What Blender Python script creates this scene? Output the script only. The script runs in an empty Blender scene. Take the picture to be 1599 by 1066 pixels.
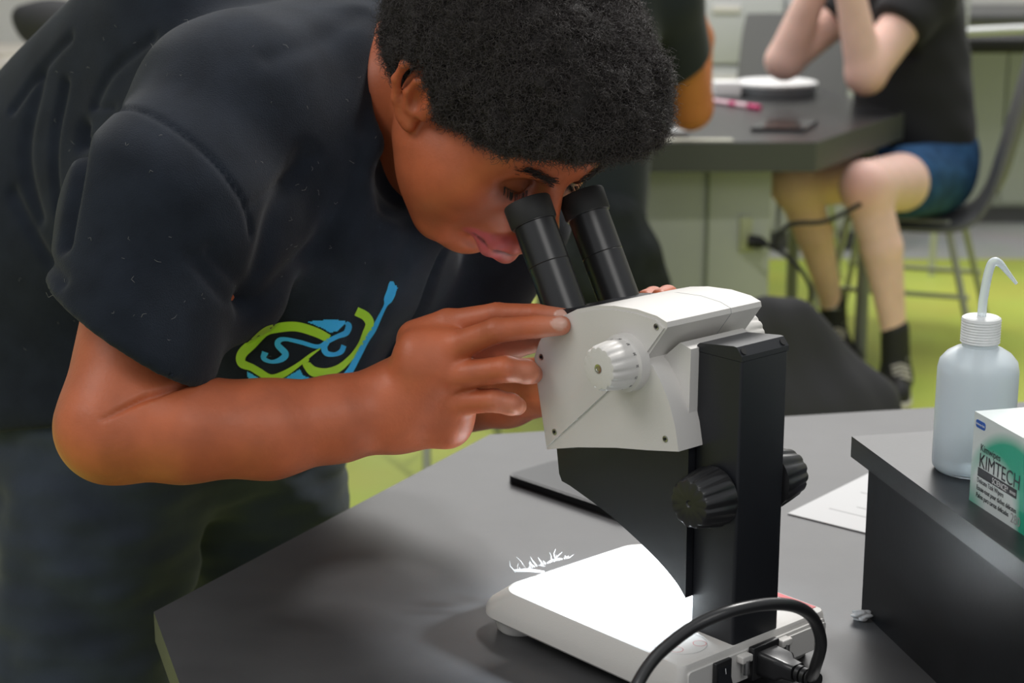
import bpy, bmesh, math, random
import numpy as np
from mathutils import Vector, Matrix
from mathutils.bvhtree import BVHTree
random.seed(7); rng = np.random.default_rng(7)
sc = bpy.context.scene
COL = sc.collection
# ------------------------------------------------------------------ camera, light, exposure
FPX = 2750.0
PITCH = math.atan((533 + 155) / FPX)
CAMZ = 1.358
cd = bpy.data.cameras.new('camera'); cam = bpy.data.objects.new('camera', cd); COL.objects.link(cam)
cam.location = (0, 0, CAMZ); cam.rotation_euler = (math.pi / 2 - PITCH, 0, 0)
cd.sensor_width = 36; cd.lens = FPX / 1599 * 36; cd.clip_start = .05
cd.dof.use_dof = True; cd.dof.focus_distance = 1.42; cd.dof.aperture_fstop = 7.5
sc.camera = cam
sc.view_settings.view_transform = 'Standard'; sc.view_settings.look = 'None'
sc.view_settings.gamma = 1; sc.view_settings.exposure = 0.0
sc.view_settings.use_curve_mapping = False
w = bpy.data.worlds.new('world'); sc.world = w; w.use_nodes = True
w.node_tree.nodes['Background'].inputs[0].default_value = (.93, .96, 1, 1)
w.node_tree.nodes['Background'].inputs[1].default_value = .50
def area(name, loc, target, sx, sy, power, color=(1, 1, 1)):
    l = bpy.data.lights.new(name, 'AREA'); l.shape = 'RECTANGLE'; l.size = sx; l.size_y = sy
    l.energy = power; l.color = color
    o = bpy.data.objects.new(name, l); COL.objects.link(o); o.location = loc
    o.rotation_euler = (Vector(target) - Vector(loc)).to_track_quat('-Z', 'Y').to_euler()
    return o
area('ceiling_panel_light_back', (.80, 2.45, 2.85), (0, 1.5, .8), .26, .26, 44, (1, .98, .95))
area('ceiling_panel_light_far', (.6, 5.6, 2.85), (.6, 5.6, 0), 3.4, 1.2, 70, (1, .98, .95))
area('added_sheen_light_wall', (.4, 7.5, 2.9), (.4, 5.5, .3), 5.5, 1.3, 62, (1, .98, .95))  # added out of view to brighten the tabletop and column cap
area('fill_light_left', (-1.6, .7, 2.7), (-.1, 1.5, .9), 1.4, .8, 16, (1, .98, .95))  # added fill for the sides facing camera-left, not a known fixture
area('fill_light_front', (.7, -.6, 2.7), (.1, 1.4, .8), 1.2, .8, 12, (1, .98, .95))  # added front fill from behind the camera, not a known fixture
# ------------------------------------------------------------------ helpers
cF = np.array([0, math.cos(PITCH), -math.sin(PITCH)]); cU = np.array([0, math.sin(PITCH), math.cos(PITCH)]); cR = np.array([1., 0, 0])
cC = np.array([0, 0, CAMZ])
def ray(x, y): return cF + cR * (x - 799.5) / FPX - cU * (y - 533) / FPX
def at(x, y, Y): r = ray(x, y); return cC + r * (Y / r[1])
def on(x, y, z): r = ray(x, y); return cC + r * ((z - CAMZ) / r[2])
def V3(a): return np.array(a, float)

def link(o, parent=None):
    COL.objects.link(o)
    if parent is not None: o.parent = parent
    return o
def tag(o, label=None, cat=None, group=None, kind=None):
    for k, v in (('label', label), ('category', cat), ('group', group), ('kind', kind)):
        if v: o[k] = v
    return o
def empty(name, loc=(0, 0, 0), rz=0, label=None, cat=None, group=None):
    o = bpy.data.objects.new(name, None); COL.objects.link(o); o.location = loc; o.rotation_euler.z = rz
    o.empty_display_size = .05
    return tag(o, label, cat, group)
def meshobj(name, verts, faces, mat, parent=None, sharp=40, smooth=True):
    me = bpy.data.meshes.new(name)
    me.from_pydata([tuple(v) for v in verts] if not isinstance(verts, np.ndarray) else verts.tolist(), [], faces if not isinstance(faces, np.ndarray) else faces.tolist())
    me.update()
    if smooth:
        me.shade_smooth()
        if sharp: me.set_sharp_from_angle(angle=math.radians(sharp))
    if mat: me.materials.append(mat)
    return link(bpy.data.objects.new(name, me), parent)
def bmobj(name, bm, mat, parent=None, sharp=40, bevel=0, seg=3, ang=30):
    if bevel:
        es = [e for e in bm.edges if len(e.link_faces) == 2 and e.calc_face_angle(0) > math.radians(ang)]
        bmesh.ops.bevel(bm, geom=es, offset=bevel, segments=seg, profile=.5, affect='EDGES', clamp_overlap=True)
    bmesh.ops.recalc_face_normals(bm, faces=bm.faces)
    me = bpy.data.meshes.new(name); bm.to_mesh(me); bm.free()
    me.shade_smooth(); me.set_sharp_from_angle(angle=math.radians(sharp))
    if mat: me.materials.append(mat)
    return link(bpy.data.objects.new(name, me), parent)
def box_bm(bm, c, s, M=None):
    m = Matrix.Translation(c) @ (M if M is not None else Matrix()) @ Matrix.Diagonal((s[0], s[1], s[2], 1))
    bmesh.ops.create_cube(bm, size=1, matrix=m)
def box(name, c, s, mat, parent=None, bevel=0, rz=0, seg=3):
    bm = bmesh.new(); box_bm(bm, c, s, Matrix.Rotation(rz, 4, 'Z')); return bmobj(name, bm, mat, parent, bevel=bevel, seg=seg)
def prism_bm(bm, pts, lo, hi, f):
    """polygon pts (2D) swept from lo to hi; f(p, q, t) -> xyz"""
    a = [bm.verts.new(f(p[0], p[1], lo)) for p in pts]; b = [bm.verts.new(f(p[0], p[1], hi)) for p in pts]
    n = len(pts)
    bm.faces.new(a); bm.faces.new(b[::-1])
    for i in range(n): bm.faces.new((a[i], b[i], b[(i + 1) % n], a[(i + 1) % n]))
def prism(name, pts, lo, hi, f, mat, parent=None, bevel=0, seg=3, ang=30):
    bm = bmesh.new(); prism_bm(bm, pts, lo, hi, f); return bmobj(name, bm, mat, parent, bevel=bevel, seg=seg, ang=ang)
def frame(d):
    d = V3(d) / np.linalg.norm(d); h = np.array([0, 0, 1.]) if abs(d[2]) < .9 else np.array([1., 0, 0])
    x = np.cross(h, d); x /= np.linalg.norm(x); return x, np.cross(d, x), d
def lathe_geo(prof, o, d, n=40, flute=None):
    """prof list of (dist along axis, radius)"""
    x, y, d = frame(d); vs = []; fs = []
    for i, (t, r) in enumerate(prof):
        for k in range(n):
            a = 2 * math.pi * k / n; rr = r * (flute(a, i) if flute else 1)
            vs.append(V3(o) + d * t + (x * math.cos(a) + y * math.sin(a)) * rr)
    m = len(prof)
    for i in range(m - 1):
        for k in range(n): fs.append((i * n + k, i * n + (k + 1) % n, (i + 1) * n + (k + 1) % n, (i + 1) * n + k))
    fs.append(tuple(range(n))[::-1]); fs.append(tuple((m - 1) * n + k for k in range(n)))
    return vs, fs
def lathe(name, prof, o, d, mat, parent=None, n=40, flute=None, sharp=35):
    vs, fs = lathe_geo(prof, o, d, n, flute); return meshobj(name, vs, fs, mat, parent, sharp)
def spline(pts, n=8):
    P = [V3(p) for p in pts]; P = [2 * P[0] - P[1]] + P + [2 * P[-1] - P[-2]]; out = []
    for i in range(1, len(P) - 2):
        for k in range(n):
            t = k / n; a, b, c, d = P[i - 1:i + 3]
            out.append(.5 * ((2 * b) + (c - a) * t + (2 * a - 5 * b + 4 * c - d) * t * t + (3 * b - a - 3 * c + d) * t ** 3))
    out.append(P[-2]); return out
def tube_geo(pts, r, n=12, off=0):
    pts = [V3(p) for p in pts]; m = len(pts); rs = r if hasattr(r, '__len__') else [r] * m
    vs = []; fs = []; x = None
    for i, p in enumerate(pts):
        d = pts[min(i + 1, m - 1)] - pts[max(i - 1, 0)]; d = d / np.linalg.norm(d)
        if x is None: x = frame(d)[0]
        x = x - d * (x @ d); x /= np.linalg.norm(x); y = np.cross(d, x)
        for k in range(n):
            a = 2 * math.pi * k / n; vs.append(p + (x * math.cos(a) + y * math.sin(a)) * rs[i])
    for i in range(m - 1):
        for k in range(n): fs.append(tuple(off + q for q in (i * n + k, i * n + (k + 1) % n, (i + 1) * n + (k + 1) % n, (i + 1) * n + k)))
    fs.append(tuple(off + q for q in range(n))[::-1]); fs.append(tuple(off + (m - 1) * n + k for k in range(n)))
    return vs, fs
def tube(name, pts, r, mat, parent=None, n=12):
    vs, fs = tube_geo(pts, r, n); return meshobj(name, vs, fs, mat, parent, 50)
def tubes(name, lst, mat, parent=None, n=10):
    vs, fs = [], []
    for pts, r in lst:
        a, b = tube_geo(pts, r, n, len(vs)); vs += a; fs += b
    return meshobj(name, vs, fs, mat, parent, 50)
def rrect(x0, x1, y0, y1, r, n=6):
    o = []
    for cx, cy, a0 in ((x1 - r, y1 - r, 0), (x0 + r, y1 - r, 90), (x0 + r, y0 + r, 180), (x1 - r, y0 + r, 270)):
        for k in range(n + 1):
            a = math.radians(a0 + 90 * k / n); o.append((cx + r * math.cos(a), cy + r * math.sin(a)))
    return o
def loft(name, rings, mat, parent=None, sharp=35):
    n = len(rings[0]); vs = [p for r in rings for p in r]; fs = []
    for i in range(len(rings) - 1):
        for k in range(n): fs.append((i * n + k, i * n + (k + 1) % n, (i + 1) * n + (k + 1) % n, (i + 1) * n + k))
    fs.append(tuple(range(n))[::-1]); fs.append(tuple((len(rings) - 1) * n + k for k in range(n)))
    return meshobj(name, vs, fs, mat, parent, sharp)
# ------------------------------------------------------------------ materials
MATS = {}
def mat(name, col, rough=.5, spec=.5, metal=0, bump=0, bscale=200, sheen=0, sss=0, sssr=(1, .3, .15), trans=0, alpha=1,
        var=0, vscale=8, coat=0, emit=None, es=0, ior=1.45, detail=3, anis=None):
    m = bpy.data.materials.new(name); m.use_nodes = True; nt = m.node_tree; b = nt.nodes['Principled BSDF']
    b.inputs['Base Color'].default_value = (*col, 1); b.inputs['Roughness'].default_value = rough
    b.inputs['Specular IOR Level'].default_value = spec; b.inputs['Metallic'].default_value = metal
    b.inputs['IOR'].default_value = ior
    if sheen: b.inputs['Sheen Weight'].default_value = sheen; b.inputs['Sheen Roughness'].default_value = .5
    if sss:
        b.inputs['Subsurface Weight'].default_value = sss; b.inputs['Subsurface Radius'].default_value = sssr
        b.inputs['Subsurface Scale'].default_value = .006
    if trans: b.inputs['Transmission Weight'].default_value = trans
    if coat: b.inputs['Coat Weight'].default_value = coat; b.inputs['Coat Roughness'].default_value = .15
    if emit: b.inputs['Emission Color'].default_value = (*emit, 1); b.inputs['Emission Strength'].default_value = es
    tc = nt.nodes.new('ShaderNodeTexCoord'); vec = tc.outputs['Object']
    if anis:
        mp = nt.nodes.new('ShaderNodeMapping'); mp.inputs['Scale'].default_value = anis; nt.links.new(vec, mp.inputs['Vector']); vec = mp.outputs['Vector']
    if bump:
        n = nt.nodes.new('ShaderNodeTexNoise'); n.inputs['Scale'].default_value = bscale; n.inputs['Detail'].default_value = detail
        bp = nt.nodes.new('ShaderNodeBump'); bp.inputs['Strength'].default_value = bump; bp.inputs['Distance'].default_value = .001
        nt.links.new(vec, n.inputs['Vector']); nt.links.new(n.outputs['Fac'], bp.inputs['Height']); nt.links.new(bp.outputs['Normal'], b.inputs['Normal'])
    if var:
        n = nt.nodes.new('ShaderNodeTexNoise'); n.inputs['Scale'].default_value = vscale; n.inputs['Detail'].default_value = 4
        r = nt.nodes.new('ShaderNodeValToRGB'); r.color_ramp.elements[0].position = .3; r.color_ramp.elements[1].position = .7
        r.color_ramp.elements[0].color = tuple(max(0, c * (1 - var)) for c in col) + (1,); r.color_ramp.elements[1].color = tuple(min(1, c * (1 + var)) for c in col) + (1,)
        nt.links.new(tc.outputs['Object'], n.inputs['Vector']); nt.links.new(n.outputs['Fac'], r.inputs['Fac']); nt.links.new(r.outputs['Color'], b.inputs['Base Color'])
    MATS[name] = m; return m
def mask_mix(m, attr, col, rough=None):
    """blend the base colour towards col where the mesh attribute is 1"""
    nt = m.node_tree; b = nt.nodes['Principled BSDF']; a = nt.nodes.new('ShaderNodeAttribute'); a.attribute_name = attr
    mx = nt.nodes.new('ShaderNodeMix'); mx.data_type = 'RGBA'
    nt.links.new(a.outputs['Fac'], mx.inputs[0])
    s = b.inputs['Base Color']
    if s.is_linked: nt.links.new(s.links[0].from_socket, mx.inputs[6])
    else: mx.inputs[6].default_value = s.default_value
    mx.inputs[7].default_value = (*col, 1); nt.links.new(mx.outputs[2], s)
    if rough is not None:
        mr = nt.nodes.new('ShaderNodeMix'); nt.links.new(a.outputs['Fac'], mr.inputs[0]); mr.inputs[2].default_value = b.inputs['Roughness'].default_value
        mr.inputs[3].default_value = rough; nt.links.new(mr.outputs[0], b.inputs['Roughness'])
M_white = mat('scope_white', (.62, .60, .57), .42, .4, bump=.12, bscale=900)
M_blk = mat('scope_black', (.012, .013, .016), .42, .5, bump=.12, bscale=1500)
M_satin = mat('satin_black', (.016, .016, .017), .3, .6)
M_rub = mat('black_rubber', (.018, .018, .018), .62, .4)
M_dark = mat('dark_hole', (.01, .01, .01), .6)
M_steel = mat('steel', (.45, .45, .45), .3, metal=1)
M_ink = mat('ink_black', (.02, .02, .025), .5)
M_inkgrey = mat('ink_grey', (.35, .35, .35), .5)
M_red = mat('red_label', (.60, .12, .13), .5)
M_inkwhite = mat('ink_white', (.8, .8, .8), .5)
M_lens = mat('lamp_lens', (.9, .95, 1), .3, emit=(.85, .93, 1), es=30)
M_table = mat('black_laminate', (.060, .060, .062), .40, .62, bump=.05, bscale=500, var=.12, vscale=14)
M_tabedge = mat('laminate_edge', (.05, .05, .045), .4, .5)
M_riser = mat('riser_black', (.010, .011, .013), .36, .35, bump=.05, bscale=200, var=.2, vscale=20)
M_paper = mat('paper', (.60, .60, .60), .7)
M_skin = mat('skin_brown', (.45, .118, .048), .45, .5, bump=.25, bscale=330, sss=.12, var=.16, vscale=26, detail=5)
M_shirt = mat('shirt_navy', (.0120, .0155, .0225), .95, .12, bump=.5, bscale=900, sheen=.10, var=.2, vscale=30)
M_pants = mat('pants_charcoal', (.032, .040, .056), .9, .2, bump=.5, bscale=700, var=.35, vscale=9, sheen=.1)
M_hair = mat('hair_black', (.012, .010, .009), .7, .3, bump=1, bscale=300)
M_strand = mat('hair_strand', (.034, .028, .026), .45, .5)
M_pblue = mat('print_blue', (.05, .50, .95), .55); M_pgreen = mat('print_green', (.44, .74, .04), .55)
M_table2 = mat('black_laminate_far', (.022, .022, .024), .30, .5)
# ------------------------------------------------------------------ signed distance modelling
def smin(a, b, k):
    h = np.maximum(k - np.abs(a - b), 0) / k; return np.minimum(a, b) - h * h * k * .25
class Sdf:
    def __init__(s): s.p = []
    def cone(s, a, b, ra, rb, k=.02, sub=False, ax=None, f=1.0):
        a, b = V3(a), V3(b); ab = b - a; L = max(ab @ ab, 1e-12)
        if ax is not None: ax = V3(ax) / np.linalg.norm(ax)
        def fn(p):
            q = p - a; t = np.clip((q @ ab) / L, 0, 1); e = q - t[:, None] * ab
            if ax is not None:
                c = e @ ax; e = e - (c * (1 - 1 / f))[:, None] * ax
            return np.sqrt((e * e).sum(1)) - (ra + (rb - ra) * t)
        s.p.append((fn, k, sub)); return s
    def chain(s, pts, rs, k=.02, **kw):
        for i in range(len(pts) - 1): s.cone(pts[i], pts[i + 1], rs[i], rs[i + 1], k if i == 0 else min(k, .012), **kw)
        return s
    def ell(s, c, r, axes=None, k=.02, sub=False):
        c = V3(c); r = V3(r); A = np.eye(3) if axes is None else V3(axes)
        def fn(p):
            q = (p - c) @ A.T; k0 = np.sqrt(((q / r) ** 2).sum(1)); k1 = np.sqrt(((q / r ** 2) ** 2).sum(1))
            return k0 * (k0 - 1) / np.maximum(k1, 1e-9)
        s.p.append((fn, k, sub)); return s
    def plane(s, o, n, k=.004):      # removes the side n points to
        o = V3(o); n = V3(n) / np.linalg.norm(n)
        s.p.append((lambda p: -((p - o) @ n), k, True)); return s
    def fn(s, f, k=.01, sub=False): s.p.append((f, k, sub)); return s
    def ev(s, p, idx=None):
        d = np.full(len(p), 1e3)
        for i, (fn, k, sub) in enumerate(s.p):
            if idx is not None and not idx[i]: continue
            v = fn(p)
            d = -smin(-d, v, k) if sub else smin(d, v, k)
        return d
    def mesh(s, lo, hi, h, B=20):
        lo = V3(lo); hi = V3(hi); N = np.ceil((hi - lo) / h).astype(int) + 1
        nb = (N + B - 1) // B; R = B * h * .87
        C = np.stack(np.meshgrid(*[np.arange(n) for n in nb], indexing='ij'), -1).reshape(-1, 3)
        ctr = lo + (C + .5) * B * h
        vals = np.array([fn(ctr) for fn, k, sub in s.p])
        D = s.ev(ctr); sel = np.where(np.abs(D) < R * 1.7 + .02)[0]
        g = np.arange(-1, B + 1); n = B + 2
        G = np.stack(np.meshgrid(g, g, g, indexing='ij'), -1).reshape(-1, 3)
        subs = np.array([x[2] for x in s.p])
        umin = vals[~subs].min(0)
        ids, pos, quads = [], [], []
        BIG = (N + 4 * B).astype(np.int64)
        def cid(c): return ((c[..., 0] + B) * BIG[1] + (c[..., 1] + B)) * BIG[2] + (c[..., 2] + B)
        off = np.array([[0, 0, 0], [1, 0, 0], [0, 1, 0], [1, 1, 0], [0, 0, 1], [1, 0, 1], [0, 1, 1], [1, 1, 1]])
        ed = [(0, 1), (2, 3), (4, 5), (6, 7), (0, 2), (1, 3), (4, 6), (5, 7), (0, 4), (1, 5), (2, 6), (3, 7)]
        for bi in sel:
            base = C[bi] * B
            idx = np.where(subs, vals[:, bi] < R * 1.8 + .03, vals[:, bi] < umin[bi] + 3.2 * R + .04)
            P = lo + (G + base) * h
            F = s.ev(P, idx).reshape(n, n, n)
            if F.min() > 0 or F.max() < 0: continue
            c8 = [F[o[0]:n - 1 + o[0], o[1]:n - 1 + o[1], o[2]:n - 1 + o[2]] for o in off]
            neg = sum((c < 0).astype(np.int8) for c in c8)
            act = np.argwhere((neg > 0) & (neg < 8))
            if len(act) == 0: continue
            v8 = np.stack([c[act[:, 0], act[:, 1], act[:, 2]] for c in c8], 1)
            acc = np.zeros((len(act), 3)); cnt = np.zeros(len(act))
            for a, b in ed:
                fa, fb = v8[:, a], v8[:, b]; m = (fa < 0) != (fb < 0)
                t = np.where(m, fa / np.where(m, fa - fb, 1), 0)
                acc += np.where(m[:, None], off[a] + t[:, None] * (off[b] - off[a]), 0); cnt += m
            cell = act + base - 1
            ids.append(cid(cell)); pos.append(lo + (cell + acc / cnt[:, None]) * h)
            S = F < 0
            for ax in range(3):
                o1, o2 = [(1, 2), (2, 0), (0, 1)][ax]
                sl = [slice(1, n - 1)] * 3; sl2 = list(sl); sl2[ax] = slice(2, n)
                A = S[tuple(sl)]; Bq = S[tuple(sl2)]
                e = np.argwhere(A != Bq)
                if len(e) == 0: continue
                fl = A[e[:, 0], e[:, 1], e[:, 2]]
                p = e + base
                u1 = np.zeros(3, int); u1[o1] = 1; u2 = np.zeros(3, int); u2[o2] = 1
                q = np.stack([cid(p - u1 - u2), cid(p - u2), cid(p), cid(p - u1)], 1)
                q[~fl] = q[~fl][:, ::-1]; quads.append(q)
        ids = np.concatenate(ids); pos = np.concatenate(pos); quads = np.concatenate(quads)
        uid, first = np.unique(ids, return_index=True)
        q = np.searchsorted(uid, quads); q = np.clip(q, 0, len(uid) - 1)
        ok = (uid[q] == quads).all(1)
        return pos[first], q[ok]
def vnormals(v, q):
    n = np.cross(v[q[:, 2]] - v[q[:, 0]], v[q[:, 3]] - v[q[:, 1]]); out = np.zeros_like(v)
    for i in range(4): np.add.at(out, q[:, i], n)
    return out / np.maximum(np.linalg.norm(out, axis=1), 1e-12)[:, None]
def lap(v, q, it=1, f=.5):
    for _ in range(it):
        s = np.zeros_like(v); c = np.zeros(len(v))
        for i in range(4):
            for j in (1, 3):
                np.add.at(s, q[:, i], v[q[:, (i + j) % 4]]); np.add.at(c, q[:, i], 1)
        v = v + f * (s / np.maximum(c, 1)[:, None] - v)
    return v
def sdfobj(name, v, q, m, parent=None, masks=None):
    me = bpy.data.meshes.new(name)
    me.vertices.add(len(v)); me.vertices.foreach_set('co', v.astype(np.float32).ravel())
    me.loops.add(len(q) * 4); me.loops.foreach_set('vertex_index', q.astype(np.int32).ravel())
    me.polygons.add(len(q)); me.polygons.foreach_set('loop_start', np.arange(0, len(q) * 4, 4, dtype=np.int32))
    me.update(calc_edges=True); me.validate(); me.shade_smooth(); me.materials.append(m)
    for k, a in (masks or {}).items():
        at_ = me.attributes.new(k, 'FLOAT', 'POINT'); at_.data.foreach_set('value', a.astype(np.float32))
    return link(bpy.data.objects.new(name, me), parent)
def segdist(p, a, b):
    ab = b - a; t = np.clip(((p - a) @ ab) / max(ab @ ab, 1e-12), 0, 1); return np.linalg.norm(p - a - t[:, None] * ab, axis=1)
def polydist(p, pts):
    d = np.full(len(p), 9.)
    for i in range(len(pts) - 1): d = np.minimum(d, segdist(p, pts[i], pts[i + 1]))
    return d
_perm = rng.normal(size=(24, 3)); _ph = rng.uniform(0, 6.28, 24)
def wob(p, s, k0=0, n=8):
    return sum(np.sin(p @ (_perm[k0 + i] * s) + _ph[k0 + i]) for i in range(n)) / n ** .5
# ------------------------------------------------------------------ the room
def floor_mat():
    m = mat('floor_lime', (.46, .58, .08), .38, .4); nt = m.node_tree; b = nt.nodes['Principled BSDF']
    tc = nt.nodes.new('ShaderNodeTexCoord'); sx = nt.nodes.new('ShaderNodeSeparateXYZ'); nt.links.new(tc.outputs['Object'], sx.inputs[0])
    r = nt.nodes.new('ShaderNodeValToRGB'); r.color_ramp.interpolation = 'CONSTANT'
    mr = nt.nodes.new('ShaderNodeMapRange'); mr.inputs[1].default_value = 0; mr.inputs[2].default_value = 10
    nt.links.new(sx.outputs['Y'], mr.inputs[0]); nt.links.new(mr.outputs[0], r.inputs['Fac'])
    e = r.color_ramp.elements; e[0].position = 0; e[0].color = (.60, .67, .12, 1); e[1].position = .675; e[1].color = (.55, .56, .55, 1)
    n = nt.nodes.new('ShaderNodeTexNoise'); n.inputs['Scale'].default_value = 3
    nt.links.new(tc.outputs['Object'], n.inputs['Vector'])
    mx = nt.nodes.new('ShaderNodeMix'); mx.data_type = 'RGBA'; mx.blend_type = 'MULTIPLY'; mx.inputs[0].default_value = .25
    nt.links.new(r.outputs['Color'], mx.inputs[6]); nt.links.new(n.outputs['Color'], mx.inputs[7]); nt.links.new(mx.outputs[2], b.inputs['Base Color'])
    return m
fl = box('floor', (0, 4, -.02), (9, 10, .04), floor_mat()); fl.data.transform(Matrix.Translation((0, 4, 0))); fl.data.transform(Matrix.Translation((0, 0, -.02)))
fl.data.transform(Matrix.Translation((0, -4, .02)))
fl['kind'] = 'structure'
M_wall = mat('wall_paint', (.60, .59, .57), .8, .2, var=.05, vscale=2)
wl = box('wall_back', (0, 8.56, 1.5), (9, .1, 3.0), M_wall); wl['kind'] = 'structure'
wl = box('wall_left', (-4.45, 4, 1.5), (.1, 9.0, 3.0), M_wall); wl['kind'] = 'structure'
wl = box('wall_right', (4.45, 4, 1.5), (.1, 9.0, 3.0), M_wall); wl['kind'] = 'structure'
bb = box('baseboard_back', (0, 8.50, .05), (8.8, .02, .1), mat('baseboard', (.08, .08, .085), .6)); bb['kind'] = 'structure'
# ------------------------------------------------------------------ near table (hexagonal black lab table)
TZ = .75
def slab(name, pts, z0, z1, m, parent=None, bevel=.003, seg=2):
    return prism(name, pts, z0, z1, lambda p, q, t: (p, q, t), m, parent, bevel=bevel, seg=seg, ang=30)
near = empty('lab_table', (.55, 1.3, 0), 0, 'black six-sided lab table that the microscope stands on', 'table')
def rel(root, pts): return [(p[0] - root.location.x, p[1] - root.location.y) for p in pts]
A = on(765, 678, TZ)[:2]; Bc = on(240, 955, TZ)[:2]; D = on(1456, 636, TZ)[:2]; Cc = on(280, 1066, TZ)[:2]
dirAD = (D - A) / np.linalg.norm(D - A); dirBC = (Cc - Bc) / np.linalg.norm(Cc - Bc)
P_far = A + dirAD * 1.25; P_near = Bc + dirBC * .62
poly = [A, Bc, P_near, P_near + np.array([.50, -.25]), P_far + np.array([.25, -1.2]), P_far]
poly = [tuple(p) for p in poly][::1]
slab('tabletop', rel(near, poly), TZ - .028, TZ, M_table, near, bevel=.003)
cen = np.mean(poly, axis=0); ap = [tuple(cen + (V3(p) - cen) * .93) for p in poly]
slab('apron', rel(near, ap), TZ - .10, TZ - .029, mat('table_frame', (.10, .10, .10), .5), near, bevel=.004)
for p in [tuple(cen + (V3(p) - cen) * .86) for p in poly]:
    q = rel(near, [p])[0]; tube('leg', [(q[0], q[1], .02), (q[0], q[1], TZ - .1)], .022, mat('leg_grey', (.35, .36, .36), .4, metal=.6), near)
# ------------------------------------------------------------------ microscope
TH = math.radians(131.3); SO = np.array([.193, 1.293, TZ]); SU = np.array([math.cos(TH), math.sin(TH), 0]); SV = np.array([math.sin(TH), -math.cos(TH), 0])
def S(a, b, z): return SO + a * SU + b * SV + np.array([0, 0, z])
mic = empty('stereo_microscope', tuple(SO), TH, 'white and black stereo microscope with twin eyepieces and a lit base', 'microscope')
L3 = lambda p, q, t: (p, t, q)     # profile in (a, z), swept along local y (near side is +y)
# base
def ring(x0, x1, yw, r, z, rr=.007):
    o = []
    for cx, cy, a0, q in ((x1 - r, yw - r, 0, r), (x0 + rr, yw - rr, 90, rr), (x0 + rr, -yw + rr, 180, rr), (x1 - r, -yw + r, 270, r)):
        for k in range(9):
            a = math.radians(a0 + 90 * k / 8); o.append((cx + q * math.cos(a), cy + q * math.sin(a), z))
    return o
base = loft('base', [ring(.003, .222, .082, .02, .013), ring(-.001, .236, .0875, .022, .0135), ring(-.002, .240, .089, .024, .0155), ring(-.002, .240, .089, .024, .021),
                     ring(-.002, .236, .0885, .024, .027), ring(-.001, .216, .086, .022, .0415), ring(0, .213, .085, .021, .0437), ring(.003, .209, .082, .02, .0445)], M_white, mic, 30)
loft('stage_plate', [[(.125 + .046 * math.cos(t), .046 * math.sin(t), z) for t in [2 * math.pi * k / 48 for k in range(48)]] for z in (.0440, .04475)], mat('stage_white', (.70, .70, .69), .38), mic, 30)
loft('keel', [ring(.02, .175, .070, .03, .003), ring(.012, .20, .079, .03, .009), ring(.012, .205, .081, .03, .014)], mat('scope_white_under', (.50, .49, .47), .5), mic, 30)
for x, y in ((.212, .062), (.212, -.062), (.03, .07), (.03, -.07)):
    lathe('foot', [(0, .017), (.002, .019), (.013, .021)], (x, y, 0), (0, 0, 1), M_white, mic)
# rear wall of the base with its sockets
rear = prism('rear_panel', rrect(-.081, .081, .014, .0385, .003, 3), 0, 1, lambda p, q, t: (-.0035 + .004 * t, p, q), mat('scope_white_rear', (.60, .585, .56), .5), mic, bevel=.0006)
for y0, y1 in ((-.080, -.068), (-.064, -.030), (-.021, -.012), (-.008, .001)):
    prism('rib', rrect(y0, y1, .016, .036, .002, 2), 0, 1, lambda p, q, t: (-.0056 + .003 * t, p, q), MATS['scope_white_rear'], rear, bevel=.0005)
for y in (.021, -.0265):
    lathe('peg', [(0, .0032), (.011, .0032), (.012, .0027)], (-.0085, y, .0335), (0, 0, -1), M_steel, rear)
    box('peg_holder', (-.0065, y, .0345), (.008, .012, .006), M_white, rear, bevel=.001)
sw = box('power_switch', (-.0055, .0455, .026), (.004, .0185, .027), M_satin, mic, bevel=.001)
prism('rocker', [(-.0072, .0375), (-.0085, .026), (-.0125, .0145), (-.006, .0145), (-.006, .0375)], .0385, .0525, L3, M_blk, sw, bevel=.0006)
def text(name, body, size, loc, M, m, parent, sx=1, ext=.0001, align='LEFT', shear=0):
    c = bpy.data.curves.new(name, 'FONT'); c.body = body; c.size = size; c.extrude = ext; c.align_x = align; c.materials.append(m); c.shear = shear
    c.resolution_u = 4
    t_ = bpy.data.objects.new('tmp', c); me = bpy.data.meshes.new_from_object(t_); bpy.data.objects.remove(t_); me.name = name
    if not me.materials: me.materials.append(m)
    o = bpy.data.objects.new(name, me); link(o, parent)
    o.matrix_local = Matrix.Translation(loc) @ M.to_4x4() @ Matrix.Diagonal((sx, 1, 1, 1)); return o
def axes(x, y): x = Vector(x).normalized(); y = Vector(y); z = x.cross(y).normalized(); y = z.cross(x); return Matrix((x, y, z)).transposed()
text('switch_mark', 'I', .0065, (-.0096, .0455, .0295), axes((0, -1, 0), (.15, 0, 1)), M_inkwhite, sw, align='CENTER')
text('switch_mark', 'O', .0065, (-.0126, .0475, .0168), axes((0, -1, 0), (.35, 0, 1)), M_inkwhite, sw, align='CENTER')
inl = box('power_inlet', (-.0065, -.002, .027), (.006, .031, .028), M_satin, mic, bevel=.0012)
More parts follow.
